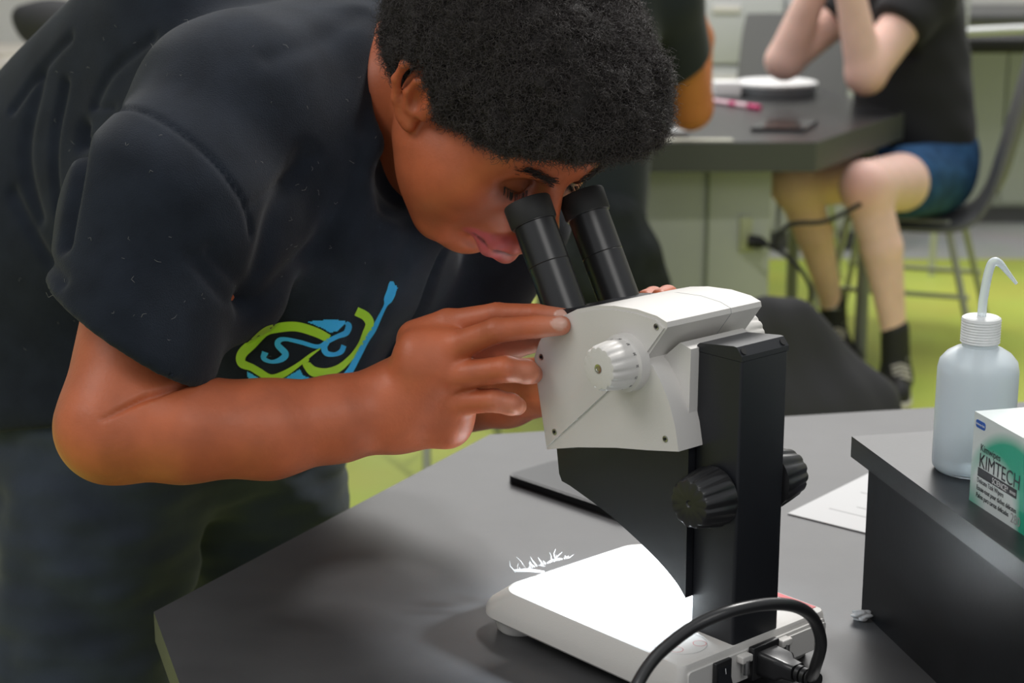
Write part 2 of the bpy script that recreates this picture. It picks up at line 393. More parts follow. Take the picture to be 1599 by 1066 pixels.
# marks on the base plate
def ringmark(name, cx, cy, r, wd, m, z=.0447, a0=0, a1=360, parent=None):
    n = 48; vs = []; fs = []
    for k in range(n + 1):
        a = math.radians(a0 + (a1 - a0) * k / n)
        for rr in (r - wd / 2, r + wd / 2): vs.append((cx + rr * math.cos(a), cy + rr * math.sin(a), z))
    for k in range(n): fs.append((2 * k, 2 * k + 1, 2 * k + 3, 2 * k + 2))
    return meshobj(name, vs, fs, m, parent, smooth=False)
ringmark('button_ring', .031, .055, .0215, .0004, M_inkgrey, .0448, parent=mic)
for cx, cy, c in ((.042, .045, M_inkgrey), (.020, .044, M_red), (.024, .066, M_red), (.042, .066, M_inkgrey)):
    ringmark('button_mark', cx, cy, .0052, .0004, c, .0449, parent=mic)
text('maker_mark', 'Leica', .012, (.086, .066, .0457), axes((.0, 1, 0), (-1, 0, 0)), M_inkgrey, mic, sx=.9, shear=.3, align='RIGHT')
box('red_stripe', (.028, -.079, .0447), (.042, .006, .0006), M_red, mic)
# column
col = prism('column', rrect(.001, .046, -.027, .027, .0025, 3), .044, .2725, lambda p, q, t: (p, q, t), M_blk, mic)
cap = prism('column_cap', [(.046, .2728), (.0465, .2775), (.044, .2795), (.0095, .2835), (.0065, .2832), (.001, .2768), (.001, .2728)], -.027, .027, L3, M_blk, mic, bevel=.0009)
for y in (.0225, -.0225):
    lathe('cap_hole', [(0, .0028), (.001, .0028)], (.0036, y, .2797), (-.76, 0, .65), M_dark, cap, n=20)
# focus knobs
fl_ = lambda n, d: (lambda a, i: 1 - (d if i in (2, 3, 4, 5) else 0) * (.5 + .5 * math.cos(n * a)) ** 2)
for s in (1, -1):
    kb = lathe('focus_knob', [(0, .010), (.004, .0235), (.007, .0245), (.018, .0225), (.031, .0198), (.0335, .0185), (.034, .0165), (.0335, .003), (.0325, .002)], (.021, s * .026, .163), (0, s, 0), M_satin, mic, n=144, flute=fl_(13, .07))
# lower body with the arc
arc = [(.197, .163), (.1935, .139), (.190, .133)] + [tuple(p[:2]) for p in spline([(.180, .1315, 0), (.141, .121, 0), (.108, .109, 0), (.076, .0945, 0), (.056, .082, 0), (.0455, .072, 0)], 5)] + [(.0462, .21), (.12, .21), (.19, .19)]
body = prism('lower_body', arc, -.034, .034, L3, M_blk, mic, bevel=.0015)
lathe('illuminator', [(0, .0095), (.006, .0095)], (.125, 0, .119), (-.1, 0, -1), M_lens, mic)
# housing
main = [(.187, .166), (.150, .1765), (.106, .1865), (.070, .193), (.038, .1995), (.042, .218), (.049, .236), (.059, .252), (.068, .2615), (.0745, .2655), (.0525, .2945), (.0535, .2985), (.064, .3015), (.085, .3030), (.11, .3015), (.13, .2980), (.152, .2915), (.172, .281), (.186, .271), (.197, .256), (.203, .242), (.2005, .225)]
hs = prism('housing', main, -.054, .054, L3, M_white, mic, bevel=.0042, seg=5, ang=24)
for s in (1, -1):
    prism('side_panel', [(.186, .1685), (.0785, .2640), (.055, .2935), (.064, .2985), (.085, .2998), (.11, .2985), (.13, .2950), (.15, .2890), (.170, .2785), (.184, .2685), (.1945, .2545), (.2000, .241), (.1975, .225)], s * .052, s * .0555, L3, M_white, hs, bevel=.0011, ang=50)
    for a, z in ((.1925, .2445), (.0625, .2935), (.176, .184), (.052, .2065)):
        sy = .0556 if (a, z) != (.052, .2065) else .0542
        sc_ = lathe('screw', [(0, .0026), (.0005, .0026), (.0006, .0020), (.0002, .0018)], (a, s * sy, z), (0, s, 0), M_steel, hs, n=20)
        lathe('screw_socket', [(0, .0013), (.0008, .0013)], (a, s * sy, z), (0, s, 0), M_dark, sc_, n=6)
    kn = lathe('zoom_knob', [(0, .0232), (.009, .0228), (.0095, .0205), (.010, .0198), (.020, .0195), (.031, .0180), (.033, .0165), (.0335, .014)], (.0925, s * .054, .2600), (0, s, 0), M_white, mic, n=144,
               flute=lambda a, i: 1 - (.075 if i in (5, 6) else .05 if i == 7 else .03 if i == 4 else 0) * (.5 + .5 * math.cos(14 * a)) ** 2)
    lathe('knob_screw', [(0, .0036), (.0006, .0036), (.0004, .0022), (.0001, .002)], (.0925, s * .0875, .2600), (0, s, 0), M_steel, kn, n=24)
    for i, t in enumerate(('8', '10', '12.5', '16', '20', '25', '30', '35')):
        an = math.radians(-75 + 28 * i) * s; rr = .01985
        d = np.array([-math.cos(an) * 1.0, 0, math.sin(an)])
        text('scale_mark', t, .0032, (.0925 + d[0] * rr, s * (.054 + .0125), .2600 + d[2] * rr), axes((0, 1 if s < 0 else -1, 0), (-d[2], 0, d[0])), M_ink, kn)
rb = prism('rear_block', [(.045, .202), (.0445, .276), (.056, .279), (.084, .255), (.10, .215), (.09, .202)], -.036, .036, L3, M_white, mic, bevel=.006, seg=5)
# raised line between the two halves of the shell
tube('shell_seam', [(.142, -.018, .2944), (.11, -.018, .3014), (.085, -.018, .3029), (.064, -.018, .3014), (.0535, -.018, .2984), (.0525, -.018, .2945), (.0745, -.018, .2655)], .00035, M_inkgrey, hs, 6)
# eyepieces
EA = np.array([.5, 0, .8660])
for s in (1, -1):
    top = np.array([.2385, s * .031, .3640]); o = top - EA * .118
    tb = lathe('eyepiece_tube', [(0, .0178), (.062, .0178), (.0625, .0174), (.0630, .0178), (.098, .0178), (.0985, .0190), (.103, .0190)], o, EA, M_satin, mic, n=64)
    lathe('eyecup', [(.0985, .0188), (.1005, .0200), (.117, .0203), (.1185, .0196), (.1187, .018), (.112, .013), (.110, .010)], o, EA, M_rub, tb, n=64)
    lathe('ocular_lens', [(0, .012), (.001, .012)], o + EA * .110, EA, mat('lens_glass', (.02, .02, .03), .05, .8), tb, n=32)
prism('tube_mount', [(.202, .250), (.200, .268), (.180, .2855), (.150, .290), (.160, .262)], -.047, .047, L3, M_blk, mic, bevel=.004)
# the lamp in the underside of the head
ll = bpy.data.lights.new('microscope_lamp', 'SPOT'); ll.energy = 7.5; ll.color = (.80, .91, 1); ll.spot_size = math.radians(140); ll.spot_blend = .7; ll.shadow_soft_size = .008
lo = bpy.data.objects.new('microscope_lamp', ll); COL.objects.link(lo)
lo.location = tuple(S(.128, 0, .107)); lo.rotation_euler = (Vector(S(.135, 0, 0)) - Vector(S(.128, 0, .107))).to_track_quat('-Z', 'Y').to_euler()
# ------------------------------------------------------------------ power cable
cab = empty('power_cable', tuple(S(-.03, -.002, 0)), 0, 'black power cable plugged into the back of the microscope base', 'cable')
def rl(root, pts): return [V3(p) - V3(root.location) for p in pts]
pin = lambda a, b, z: tuple(V3(S(a, b, z)) - V3(cab.location))
pg = loft('plug', [[pin(a, .003 + y, .0265 + z) for y, z in rrect(-w_, w_, -h_, h_, min(h_, .004))] for a, w_, h_ in ((-.008, .0115, .0095), (-.009, .0125, .0105), (-.026, .0120, .0098), (-.031, .0085, .0075), (-.040, .0078, .0070))], M_satin, cab)
for i in range(4):
    a = -.041 - i * .0052; lathe('strain_relief', [(0, .0068 - i * .0003), (.0036, .0068 - i * .0003)], pin(a, .003, .0265), -SU, M_satin, pg, n=20)
cpts = [S(-.034, .003, .0265), S(-.052, .003, .0262), at(1274, 1038, 1.226), at(1282, 1003, 1.214), at(1270, 966, 1.198), at(1243, 947, 1.18), at(1200, 943, 1.165), at(1140, 954, 1.15), at(1085, 977, 1.14), at(1040, 1010, 1.125), at(1012, 1040, 1.11), at(990, 1080, 1.09), at(975, 1130, 1.06), np.array([.05, 1.0, TZ + .006]), np.array([.02, .9, TZ + .006]), np.array([.06, .84, TZ + .0055])]
tube('cord', [p for p in rl(cab, spline(cpts, 10))], .0046, M_satin, cab, n=16)
# ------------------------------------------------------------------ things on the near table
ph0, ph1, ph2 = on(790, 752, TZ), on(975, 815, TZ), on(893, 722, TZ)
pu = (ph1 - ph0); pl = np.linalg.norm(pu); pu /= pl; pv = np.array([-pu[1], pu[0], 0])
phone = empty('smartphone', tuple(ph0), math.atan2(pu[1], pu[0]), 'black smartphone lying face up on the table behind the microscope', 'phone')
W_ = .077
prism('phone_body', rrect(0, pl, 0, W_, .010), .0005, .0085, lambda p, q, t: (p, q, t), mat('phone_black', (.01, .011, .013), .35), phone, bevel=.0025)
prism('screen', rrect(.003, pl - .003, .003, W_ - .003, .008), .0084, .0089, lambda p, q, t: (p, q, t), mat('phone_glass', (.012, .013, .017), .32, .25), phone)
sh = empty('paper_sheet', tuple(on(1230, 803, TZ)), 0, 'white printed paper sheet lying between microscope and black riser', 'paper')
c0 = on(1228, 803, TZ); c1 = on(1352, 834, TZ); e = (c1 - c0) / np.linalg.norm(c1 - c0); n_ = np.array([-e[1], e[0], 0])
sh.rotation_euler.z = math.atan2(e[1], e[0])
prism('sheet', [(0, 0), (.216, 0), (.216, .279), (0, .279)], .0004, .0014, lambda p, q, t: (p, q, t), M_paper, sh)
for k in range(9):
    if k in (4,): continue
    box('printed_line', (.10 + .01 * (k % 3), .04 + k * .022, .0015), (.15 - .02 * (k % 3), .0016, .0002), M_inkgrey, sh)
# riser shelf
r0 = on(1345, 953, TZ); rd = np.array([.21, -.978, 0]); rn = np.array([.978, .21, 0])
ri = empty('riser_shelf', tuple(r0), math.atan2(rd[1], rd[0]), 'black box riser standing at the right end of the lab table', 'shelf')
RL, RW, RH = .62, .42, .158
# local x runs toward the camera, local y to the photo's right
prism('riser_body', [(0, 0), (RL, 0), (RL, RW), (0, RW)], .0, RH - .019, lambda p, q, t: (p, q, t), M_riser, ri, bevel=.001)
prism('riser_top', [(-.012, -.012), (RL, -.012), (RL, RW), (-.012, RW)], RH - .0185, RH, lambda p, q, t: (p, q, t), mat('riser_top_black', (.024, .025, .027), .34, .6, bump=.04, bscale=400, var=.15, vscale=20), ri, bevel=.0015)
RZ = TZ + RH
# crumpled tissue scrap
bm = bmesh.new(); bmesh.ops.create_icosphere(bm, subdivisions=4, radius=.0062)
for v_ in bm.verts:
    p = np.array(v_.co) * 900; f = 1 + .28 * math.sin(p[0] * .7 + 2 * math.sin(p[1] * .5)) * math.cos(p[2] * .8 + p[1] * .3); v_.co = Vector((v_.co.x * f * 1.3, v_.co.y * f, v_.co.z * f * .75))
ts = bmobj('tissue_scrap', bm, mat('tissue', (.6, .6, .6), .8, trans=.2), None, sharp=0); ts.location = tuple(on(1349, 968, TZ) + np.array([-.002, 0, .0045]))
tag(ts, 'tiny crumpled white tissue scrap at the foot of the black riser', 'tissue')
# wash bottle
wb0 = on(1517, 733, RZ)
wb = empty('wash_bottle', tuple(wb0), 0, 'translucent plastic wash bottle with bent spout on the black riser', 'bottle')
R_ = .0322
M_pe = mat('milky_plastic', (.86, .93, .96), .28, .5, sss=.2, sssr=(1, 1, 1), trans=.45, ior=1.25); M_liq = mat('liquid', (.70, .82, .90), .15, trans=.6, ior=1.2)
lathe('bottle_body', [(0, R_ - .006), (.0008, R_ - .003), (.004, R_ - .0006), (.008, R_), (.085, R_), (.092, R_ - .0015), (.098, R_ - .0065), (.102, R_ - .013), (.104, .0140), (.109, .0140)], (0, 0, 0), (0, 0, 1), M_pe, wb, n=64, sharp=60)
lathe('water', [(.003, R_ - .004), (.0835, R_ - .003), (.084, .01)], (0, 0, 0), (0, 0, 1), M_liq, wb, n=48)
lathe('cap', [(0, .0150), (.001, .0158)] + [(.002 + .0011 * k, .0158 if k % 2 else .0150) for k in range(16)] + [(.0205, .0152), (.0215, .0135), (.0218, .006)], (0, 0, .107), (0, 0, 1), mat('cap_plastic', (.86, .87, .86), .35, trans=.25), wb, n=48, sharp=25)
sp = spline([(0, 0, .01), (0, 0, .125), (.001, 0, .148), (.0035, 0, .166), (.0065, 0, .1725), (.0115, 0, .1715), (.0175, 0, .165), (.0260, 0, .155)], 8)
tube('spout', sp, [.0036] * (len(sp) - 22) + [.0036 - .0023 * k / 21 for k in range(22)], M_pe, wb, n=16)
# wipes box
k0 = on(1513, 780, RZ); k1 = on(1599, 836, RZ); kd = (k1 - k0) / np.linalg.norm(k1 - k0); kn_ = np.array([-kd[1], kd[0], 0])
kb = empty('wipes_box', tuple(k0), math.atan2(kd[1], kd[0]), 'green and white box of delicate task wipers on the black riser', 'box')
KL, KW, KH = .115, .105, .0715
def box_mat():
    m = mat('carton', (.75, .78, .77), .35, .5); nt = m.node_tree; b = nt.nodes['Principled BSDF']
    tc = nt.nodes.new('ShaderNodeTexCoord'); mp = nt.nodes.new('ShaderNodeMapping'); nt.links.new(tc.outputs['Object'], mp.inputs['Vector'])
    def blob(c, rad, soft):
        vm = nt.nodes.new('ShaderNodeVectorMath'); vm.operation = 'DISTANCE'; vm.inputs[1].default_value = c; nt.links.new(tc.outputs['Object'], vm.inputs[0])
        mr = nt.nodes.new('ShaderNodeMapRange'); mr.inputs[1].default_value = rad - soft; mr.inputs[2].default_value = rad; nt.links.new(vm.outputs['Value'], mr.inputs[0]); return mr.outputs[0]
    def mul(a, c):
        x = nt.nodes.new('ShaderNodeMath'); x.operation = 'MULTIPLY'; nt.links.new(a, x.inputs[0])
        if hasattr(c, 'node'): nt.links.new(c, x.inputs[1])
        else: x.inputs[1].default_value = c
        return x.outputs[0]
    def inv(a):
        x = nt.nodes.new('ShaderNodeMath'); x.operation = 'SUBTRACT'; x.inputs[0].default_value = 1; nt.links.new(a, x.inputs[1]); return x.outputs[0]
    def add(a, c):
        x = nt.nodes.new('ShaderNodeMath'); x.operation = 'ADD'; x.use_clamp = True; nt.links.new(a, x.inputs[0]); nt.links.new(c, x.inputs[1]); return x.outputs[0]
    big = inv(blob((.060, 0, .0), .070, .010)); small = blob((.034, 0, .004), .046, .014)
    g = mul(big, small); g2 = inv(blob((.004, 0, -.002), .022, .02)); g = add(g, mul(g2, .8)); g3 = inv(blob((.105, 0, .006), .04, .025)); g = add(g, g3)
    sx = nt.nodes.new('ShaderNodeSeparateXYZ'); nt.links.new(tc.outputs['Object'], sx.inputs[0])
    ft = nt.nodes.new('ShaderNodeMath'); ft.operation = 'LESS_THAN'; ft.inputs[1].default_value = KH - .0008; nt.links.new(sx.outputs['Z'], ft.inputs[0])
    g = mul(g, ft.outputs[0]); tint = blob((.03, .0, KH), .05, .05)
    mx = nt.nodes.new('ShaderNodeMix'); mx.data_type = 'RGBA'; mx.inputs[6].default_value = (.66, .71, .70, 1); mx.inputs[7].default_value = (.03, .38, .24, 1)
    nt.links.new(g, mx.inputs[0]); nt.links.new(mx.outputs[2], b.inputs['Base Color']); return m
prism('carton', [(0, 0), (KL, 0), (KL, KW), (0, KW)], 0, KH, lambda p, q, t: (p, q, t), box_mat(), kb, bevel=.0008, seg=2)
AX = axes((1, 0, 0), (0, 0, 1))
def bt(s, size, x, z, sx=.8, m=M_ink, nm='lettering'): return text(nm, s, size, (x, -.0003, z), AX, m, kb, sx=sx, ext=.00005)
bt('Kimwipes', .0080, .0125, .0440, .95); bt('KIMTECH', .0160, .0115, .0312, .90)
b2 = box('lettering_bar', (.0395, -.0002, .0268), (.057, .0004, .0068), M_ink, kb)
text('lettering', 'SCIENCE*', .0064, (.0330, -.0006, .0246), AX, M_inkwhite, kb, sx=.85, ext=.00005); text('lettering', 'BRAND', .0030, (.0590, -.0006, .0256), AX, M_inkwhite, kb, sx=.85, ext=.00005)
bt('Delicate Task Wipers', .0055, .0105, .0185, .82); bt('Essuie-tout pour tâches délicates', .0055, .0105, .0125, .80); bt('Paños para tareas delicadas', .0055, .0105, .0065, .80)
bt('280', .0105, .0620, .0040, .9, M_inkgrey)
prism('maker_badge', rrect(.0035, .0175, .0605, .0665, .0022), 0, .0004, lambda p, q, t: (p, -t, q), mat('badge_blue', (.02, .10, .42), .4), kb)
text('lettering', 'Kimberly-Clark', .0024, (.0045, -.0006, .0628), AX, M_inkwhite, kb, sx=.85, ext=.00005)
prism('tear_panel', rrect(.018, KL - .018, .028, KW - .028, .02), 0, .0003, lambda p, q, t: (p, q, KH + t), mat('carton_panel', (.62, .72, .69), .3), kb)
# frayed white threads at the far front edge of the base
th_ = []
for k in range(26):
    px = 805 + k * 3.3; b0 = V3(at(px, 893 - (px - 805) * .28, 1.43)); b0[2] = max(b0[2], TZ + .044); d = np.array([rng.normal() * .004, rng.normal() * .003, abs(rng.normal()) * .006])
    th_.append(([b0, b0 + d * .6 + rng.normal(size=3) * .0008, b0 + d], [.0008, .0005, .0001]))
th_.append(([at(803, 891, 1.42), at(825, 890, 1.42), at(850, 893, 1.42)], [.0012, .0016, .001]))
fz = tubes('frayed_threads', [([V3(q) for q in p], r) for p, r in th_], mat('thread_white', (.6, .6, .6), .6), None, 5)
tag(fz, 'frayed white threads on the front edge of the microscope base', 'threads', kind='stuff')
# ------------------------------------------------------------------ student at the microscope
SKULL = 1.06
gaz = math.radians(52)
HF = -SU * math.cos(gaz) + np.array([0, 0, -math.sin(gaz)]); HU = -SU * math.sin(gaz) + np.array([0, 0, math.cos(gaz)]); HR = -SV
EYE = S(.2495, -.031, .381)
HO = EYE - SKULL * (.031 * HR + .080 * HF)
HA = np.stack([HR, HF, HU])
def Hd(x, y, z): return HO + SKULL * (x * HR + y * HF + z * HU)
def Hm(x, y, z): return [Hd(x, y, z), Hd(-x, y, z)]
per = empty('person', (-.42, 1.95, 0), 0, 'person with short afro in navy t-shirt bending over to look into the microscope', 'person')
B = Sdf()
def hel(c, r, k=.02, sub=False, tilt=None):
    A_ = HA
    if tilt is not None:      # rotate about the head's lateral axis
        ca, sa = math.cos(tilt), math.sin(tilt); A_ = np.stack([HR, HF * ca + HU * sa, -HF * sa + HU * ca])
    B.ell(Hd(*c), V3(r) * SKULL, A_, k, sub)
def hell2(c, r, k=.02, sub=False):
    hel(c, r, k, sub); hel((-c[0], c[1], c[2]), r, k, sub)
def hcone(a, b, ra, rb, k=.02, both=True, sub=False):
    B.cone(Hd(*a), Hd(*b), ra * SKULL, rb * SKULL, k, sub)
    if both: B.cone(Hd(-a[0], a[1], a[2]), Hd(-b[0], b[1], b[2]), ra * SKULL, rb * SKULL, k, sub)
# skull, face and jaw
hel((0, -.012, .040), (.075, .094, .080))
hel((0, .040, -.020), (.060, .050, .084), .03)
hel((0, .050, .052), (.056, .038, .040), .03)
hcone((.052, .000, -.054), (.030, .050, -.098), .024, .021, .03)
hcone((.030, .048, -.100), (0, .056, -.109), .021, .022, .02)
hell2((.042, .050, -.036), (.031, .033, .042), .025)
hell2((.048, .030, -.060), (.026, .036, .038), .025)
hel((0, .060, -.110), (.024, .020, .018), .015)
hell2((.045, .062, .010), (.016, .016, .018), .02)
hcone((.042, .070, .023), (.014, .084, .018), .010, .009, .014)
hel((0, .079, -.062), (.031, .019, .027), .018)
# eye sockets, eyeballs and lids
hell2((.031, .094, -.001), (.019, .016, .011), .012, True)
hell2((.031, .0735, -.001), (.0145, .0135, .0125), .003)
hcone((.043, .078, .000), (.031, .0862, -.001), .0028, .0030, .003); hcone((.031, .0862, -.001), (.019, .081, -.002), .003, .0025, .003)
hcone((.044, .075, -.008), (.031, .080, -.013), .0035, .0040, .006); hcone((.031, .080, -.013), (.018, .078, -.010), .004, .003, .006)
# nose
hcone((0, .086, .010), (0, .108, -.026), .0075, .0115, .010, False)
hel((0, .110, -.030), (.0125, .012, .010), .008)
hell2((.0130, .097, -.032), (.0085, .010, .008), .008)
hell2((.0075, .103, -.041), (.0042, .005, .004), .003, True)
# mouth
up = [(.028, .082, -.0720), (.016, .0975, -.0680), (.0045, .1045, -.0650), (0, .1035, -.0660)]
lw = [(.028, .082, -.0725), (.016, .0955, -.0790), (.000, .1020, -.0815)]
for i in range(3): hcone(up[i], up[i + 1], (.0035, .0065, .0075, .007)[i], (.0065, .0075, .007, .007)[i], .006)
for i in range(2): hcone(lw[i], lw[i + 1], (.0035, .0085)[i], (.0085, .0095)[i], .006)
cut = [(.031, .085, -.0723), (.017, .1045, -.0732), (0, .1115, -.0730)]
for i in range(2): hcone(cut[i], cut[i + 1], .0008, .0010, .0025, True, True)
hel((0, .088, -.0945), (.022, .009, .006), .010, True)
# ears: plate, rim, bowl, lobe
for sgn in (1, -1):
    def E_(y, z, x=0): return Hd(sgn * (.0765 + x * 1.25 + max(0, -y) * .25), -.006 + (y + .006) * 1.12, z * 1.13)
    B.ell(E_(-.010, -.004), V3((.0105, .0185, .030)) * SKULL, HA, .008)
    B.ell(E_(-.004, -.006, .010), V3((.0085, .0085, .0135)) * SKULL, HA, .004, True)
    rim = [(.006, .008, .001), (.004, .021, .006), (-.006, .028, .009), (-.018, .024, .012), (-.0245, .010, .0125), (-.0235, -.006, .011), (-.0165, -.020, .008), (-.008, -.029, .004)]
    B.chain([E_(y, z, x) for y, z, x in rim], [.0030 * SKULL, .0034 * SKULL, .0038 * SKULL, .0038 * SKULL, .0038 * SKULL, .0036 * SKULL, .0040 * SKULL, .0058 * SKULL], .004)
    B.chain([E_(y, z, x) for y, z, x in [(-.006, .017, .007), (-.013, .006, .0085), (-.0135, -.008, .008), (-.006, -.019, .006)]], [.0026] * 4, .004)
    B.cone(E_(.006, -.004, .002), E_(.006, -.012, .003), .0048, .0042, .005)
    B.ell(E_(-.002, -.030, .003), V3((.0050, .0085, .0075)) * SKULL, HA, .006)
# neck and trunk
SHR = at(345, 175, 1.535); NB = at(575, 130, 1.69)
HC = np.array([-.40, 1.93, .86])
SHL = NB + (NB - SHR) * np.array([.85, .85, .3]) + np.array([0, 0, -.02])
UP = NB - np.array([-.02, .02, .05])
B.cone(Hd(0, -.030, -.035), NB, .057, .066, .04)
B.cone(Hd(0, .015, -.075), UP + V3((.01, 0, -.03)), .040, .06, .03)
LAT = (SHL - SHR) / np.linalg.norm(SHL - SHR)
CH = (SHR + SHL) / 2 + V3((-.06, .05, -.07))
B.cone(SHR + LAT * .05, SHL - LAT * .05, .062, .062, .06)
B.cone(CH, HC + V3((.02, 0, .10)), .10, .12, .08, ax=LAT, f=1.45)
# right arm
ELR = at(176, 666, 1.375); WRR = at(620, 635, 1.420)
B.cone(SHR, SHR * .45 + ELR * .55, .066, .060, .03).cone(SHR * .45 + ELR * .55, ELR, .060, .044, .02)
FO1 = at(285, 669, 1.375); FO2 = at(420, 670, 1.39); FO3 = at(530, 653, 1.405)
B.chain([ELR, FO1, FO2, FO3, WRR], [.0415, .0430, .0395, .0345, .0300], .02)
B.cone(WRR + V3((0, 0, .006)), WRR - V3((0, 0, .006)), .026, .026, .02)
# right hand: wrist at the left, fingers reaching to the photo's right
def hand(Bd, P, k=.010):
    pass
w1 = at(655, 590, 1.415)
Bp = lambda x, y, Y: at(x, y, Y)
B.cone(WRR, Bp(680, 566, 1.408), .0265, .022, .03)
B.cone(at(640, 645, 1.418), at(690, 662, 1.414), .0210, .0150, .02)
for (kx, ky, kY, r) in ((706, 507, 1.425, .0135), (712, 538, 1.402, .0130), (716, 583, 1.398, .0125), (712, 622, 1.405, .0120)):
    B.cone(at(652, 560 + (ky - 560) * .55, kY + .004), at(kx - 8, ky, kY), .0180, r, .012)
B.cone(at(660, 640, 1.418), at(708, 664, 1.412), .0170, .0140, .02)
B.cone(at(696, 660, 1.412), at(718, 640, 1.408), .0130, .0105, .016)
B.cone(at(690, 600, 1.432), at(700, 560, 1.440), .016, .016, .02)
def finger(pts, rs, k=.0045):
    P = [at(*p) for p in pts]
    B.cone(P[0], P[1], rs[0], rs[1], k)
    for i in range(1, len(P) - 1): B.cone(P[i], P[i + 1], rs[i], rs[i + 1], .003)
    return P
fI = finger([(700, 507, 1.425), (775, 491, 1.412), (836, 491, 1.403), (881, 496, 1.397)], [.0125, .0098, .0088, .0080])
fM = finger([(702, 545, 1.402), (774, 516, 1.383), (838, 510, 1.379), (876, 508, 1.3765)], [.0128, .0102, .0092, .0083])
fR = finger([(706, 588, 1.398), (788, 576, 1.379), (822, 580, 1.384), (832, 584, 1.402)], [.0125, .0108, .0100, .0085])
fL = finger([(702, 628, 1.405), (772, 625, 1.386), (798, 631, 1.386), (808, 634, 1.398)], [.0115, .0095, .0090, .0078])
fT = finger([(690, 590, 1.436), (745, 560, 1.446), (800, 540, 1.440), (842, 530, 1.432)], [.0165, .0135, .0115, .0098])
# left arm behind
ELL = at(560, 600, 1.80); WRL = at(870, 600, 1.60)
B.cone(SHL, ELL, .062, .046, .03)
B.chain([ELL, at(690, 620, 1.73), at(790, 612, 1.66), WRL], [.045, .041, .033, .026], .02)
PL = S(.150, .085, .235)
B.cone(WRL, PL, .026, .026, .02)
B.cone(PL, S(.150, .075, .262), .024, .014, .02)
for (a, z, z2, b_) in ((.203, .252, .2735, .066), (.186, .256, .2775, .066), (.166, .250, .266, .066)):
    B.cone(PL, S(a, .088, z), .018, .0098, .012); B.cone(S(a, .088, z), S(a - .004, .082, z2), .0098, .0090, .003); B.cone(S(a - .004, .082, z2), S(a - .010, b_, z2 + .002), .0090, .0080, .003)
B.cone(PL, S(.106, .084, .255), .016, .0088, .012); B.cone(S(.106, .084, .255), S(.100, .066, .275), .0088, .0075, .003)
B.cone(PL, S(.205, .075, .225), .018, .011, .012); B.cone(S(.205, .075, .225), S(.212, .064, .250), .011, .0095, .003)
bv, bq = B.mesh((-.68, 1.26, .80), (.34, 2.15, 1.48), .0019)
bv = lap(bv, bq, 2, .4)
print('body', len(bv))
hl = (bv - HO) @ HA.T / SKULL; hl[:, 0] = np.abs(hl[:, 0])
sm = lambda d, a, b: np.clip((b - d) / (b - a), 0, 1)
ld = np.minimum(polydist(hl, [V3(p) for p in up]) - .0075, polydist(hl, [V3(p) for p in lw]) - .0095)
lips = sm(ld, -.0005, .0025)
crease = sm(polydist(hl, [V3(p) for p in cut]), .0012, .003)
lid = sm(polydist(hl, [V3((.0455, .077, -.003)), V3((.038, .0855, -.0055)), V3((.031, .0875, -.0065)), V3((.022, .085, -.006)), V3((.017, .080, -.005))]), .0010, .0028)
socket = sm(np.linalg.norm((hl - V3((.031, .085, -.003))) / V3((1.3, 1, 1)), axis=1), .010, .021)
red = sm(np.minimum.reduce([np.linalg.norm(bv - p, axis=1) for p in (fI[-1], fM[-1], fR[-1], fL[-1], fT[-1], fR[2], fL[2])]), .002, .026)
red = np.maximum(red, sm(polydist(bv, fT[1:]) , .010, .018))
nl = np.zeros(len(bv)); nn = vnormals(bv, bq)
for tip, pr in ((fM[3], fM[2]), (fI[3], fI[2])):
    ax_ = (tip - pr) / np.linalg.norm(tip - pr); nd = V3((0, -.80, .42)); nd -= ax_ * (nd @ ax_); nd /= np.linalg.norm(nd); sd = np.cross(ax_, nd)
    q = bv - (tip - ax_ * .0005); x_ = q @ ax_; y_ = q @ sd; z_ = q @ nd
    e_ = np.sqrt((x_ / .0068) ** 2 + (y_ / .0056) ** 2); m_ = sm(e_, .88, 1.06) * (z_ > .002); nl = np.maximum(nl, m_)
    bv = bv + nd * (m_ * .0005)[:, None] - nn * (np.exp(-((e_ - 1.08) / .1) ** 2) * (z_ > .002) * .00035)[:, None]
# knuckle creases and palm lines
for P, frs in ((fM, (1, 2)), (fI, (1, 2)), (fR, (1,)), (fL, (1,))):
    for i in frs:
        ax_ = (P[i + 1] - P[i - 1]); ax_ /= np.linalg.norm(ax_); q = bv - P[i]; x_ = q @ ax_; rr = np.linalg.norm(q - np.outer(x_, ax_), axis=1)
        w_ = (rr < .016) & (np.abs(x_) < .012)
        bv = bv - nn * (w_ * (np.exp(-((x_ - .0015) / .0007) ** 2) + np.exp(-((x_ + .0015) / .0007) ** 2) + .6 * np.exp(-((x_ + .0045) / .0007) ** 2)) * .00035)[:, None]
# elbow fold
fold = [at(345, 578, 1.335), at(285, 598, 1.33), at(220, 625, 1.325), at(150, 660, 1.325)]
dd = np.full(len(bv), 9.); fade = np.zeros(len(bv))
rdir = bv - cC; rdir /= np.linalg.norm(rdir, axis=1)[:, None]
for i in range(3):
    a_ = fold[i]; b_ = fold[i + 1]; nrm = np.cross(a_ - cC, b_ - cC); nrm /= np.linalg.norm(nrm)
    t = (bv - a_) @ (b_ - a_) / ((b_ - a_) @ (b_ - a_)); ok = (t > -.05) & (t < 1.05) & (np.abs(bv[:, 1] - 1.36) < .09) & (bv[:, 0] < -.2)
    fade = np.where(ok, np.clip(1 - (i + t) / 3.0, 0, 1), fade); dd = np.where(ok, np.minimum(dd, np.abs((bv - cC) @ nrm)), dd)
bv = bv - nn * (np.exp(-(dd / .0026) ** 2) * .0085 * np.sqrt(fade))[:, None]
body_ = sdfobj('body', bv, bq, M_skin, per, dict(lips=lips * .9, dark=np.maximum(np.maximum(crease * .6, lid * .95), socket * .45), red=red, nail=nl))
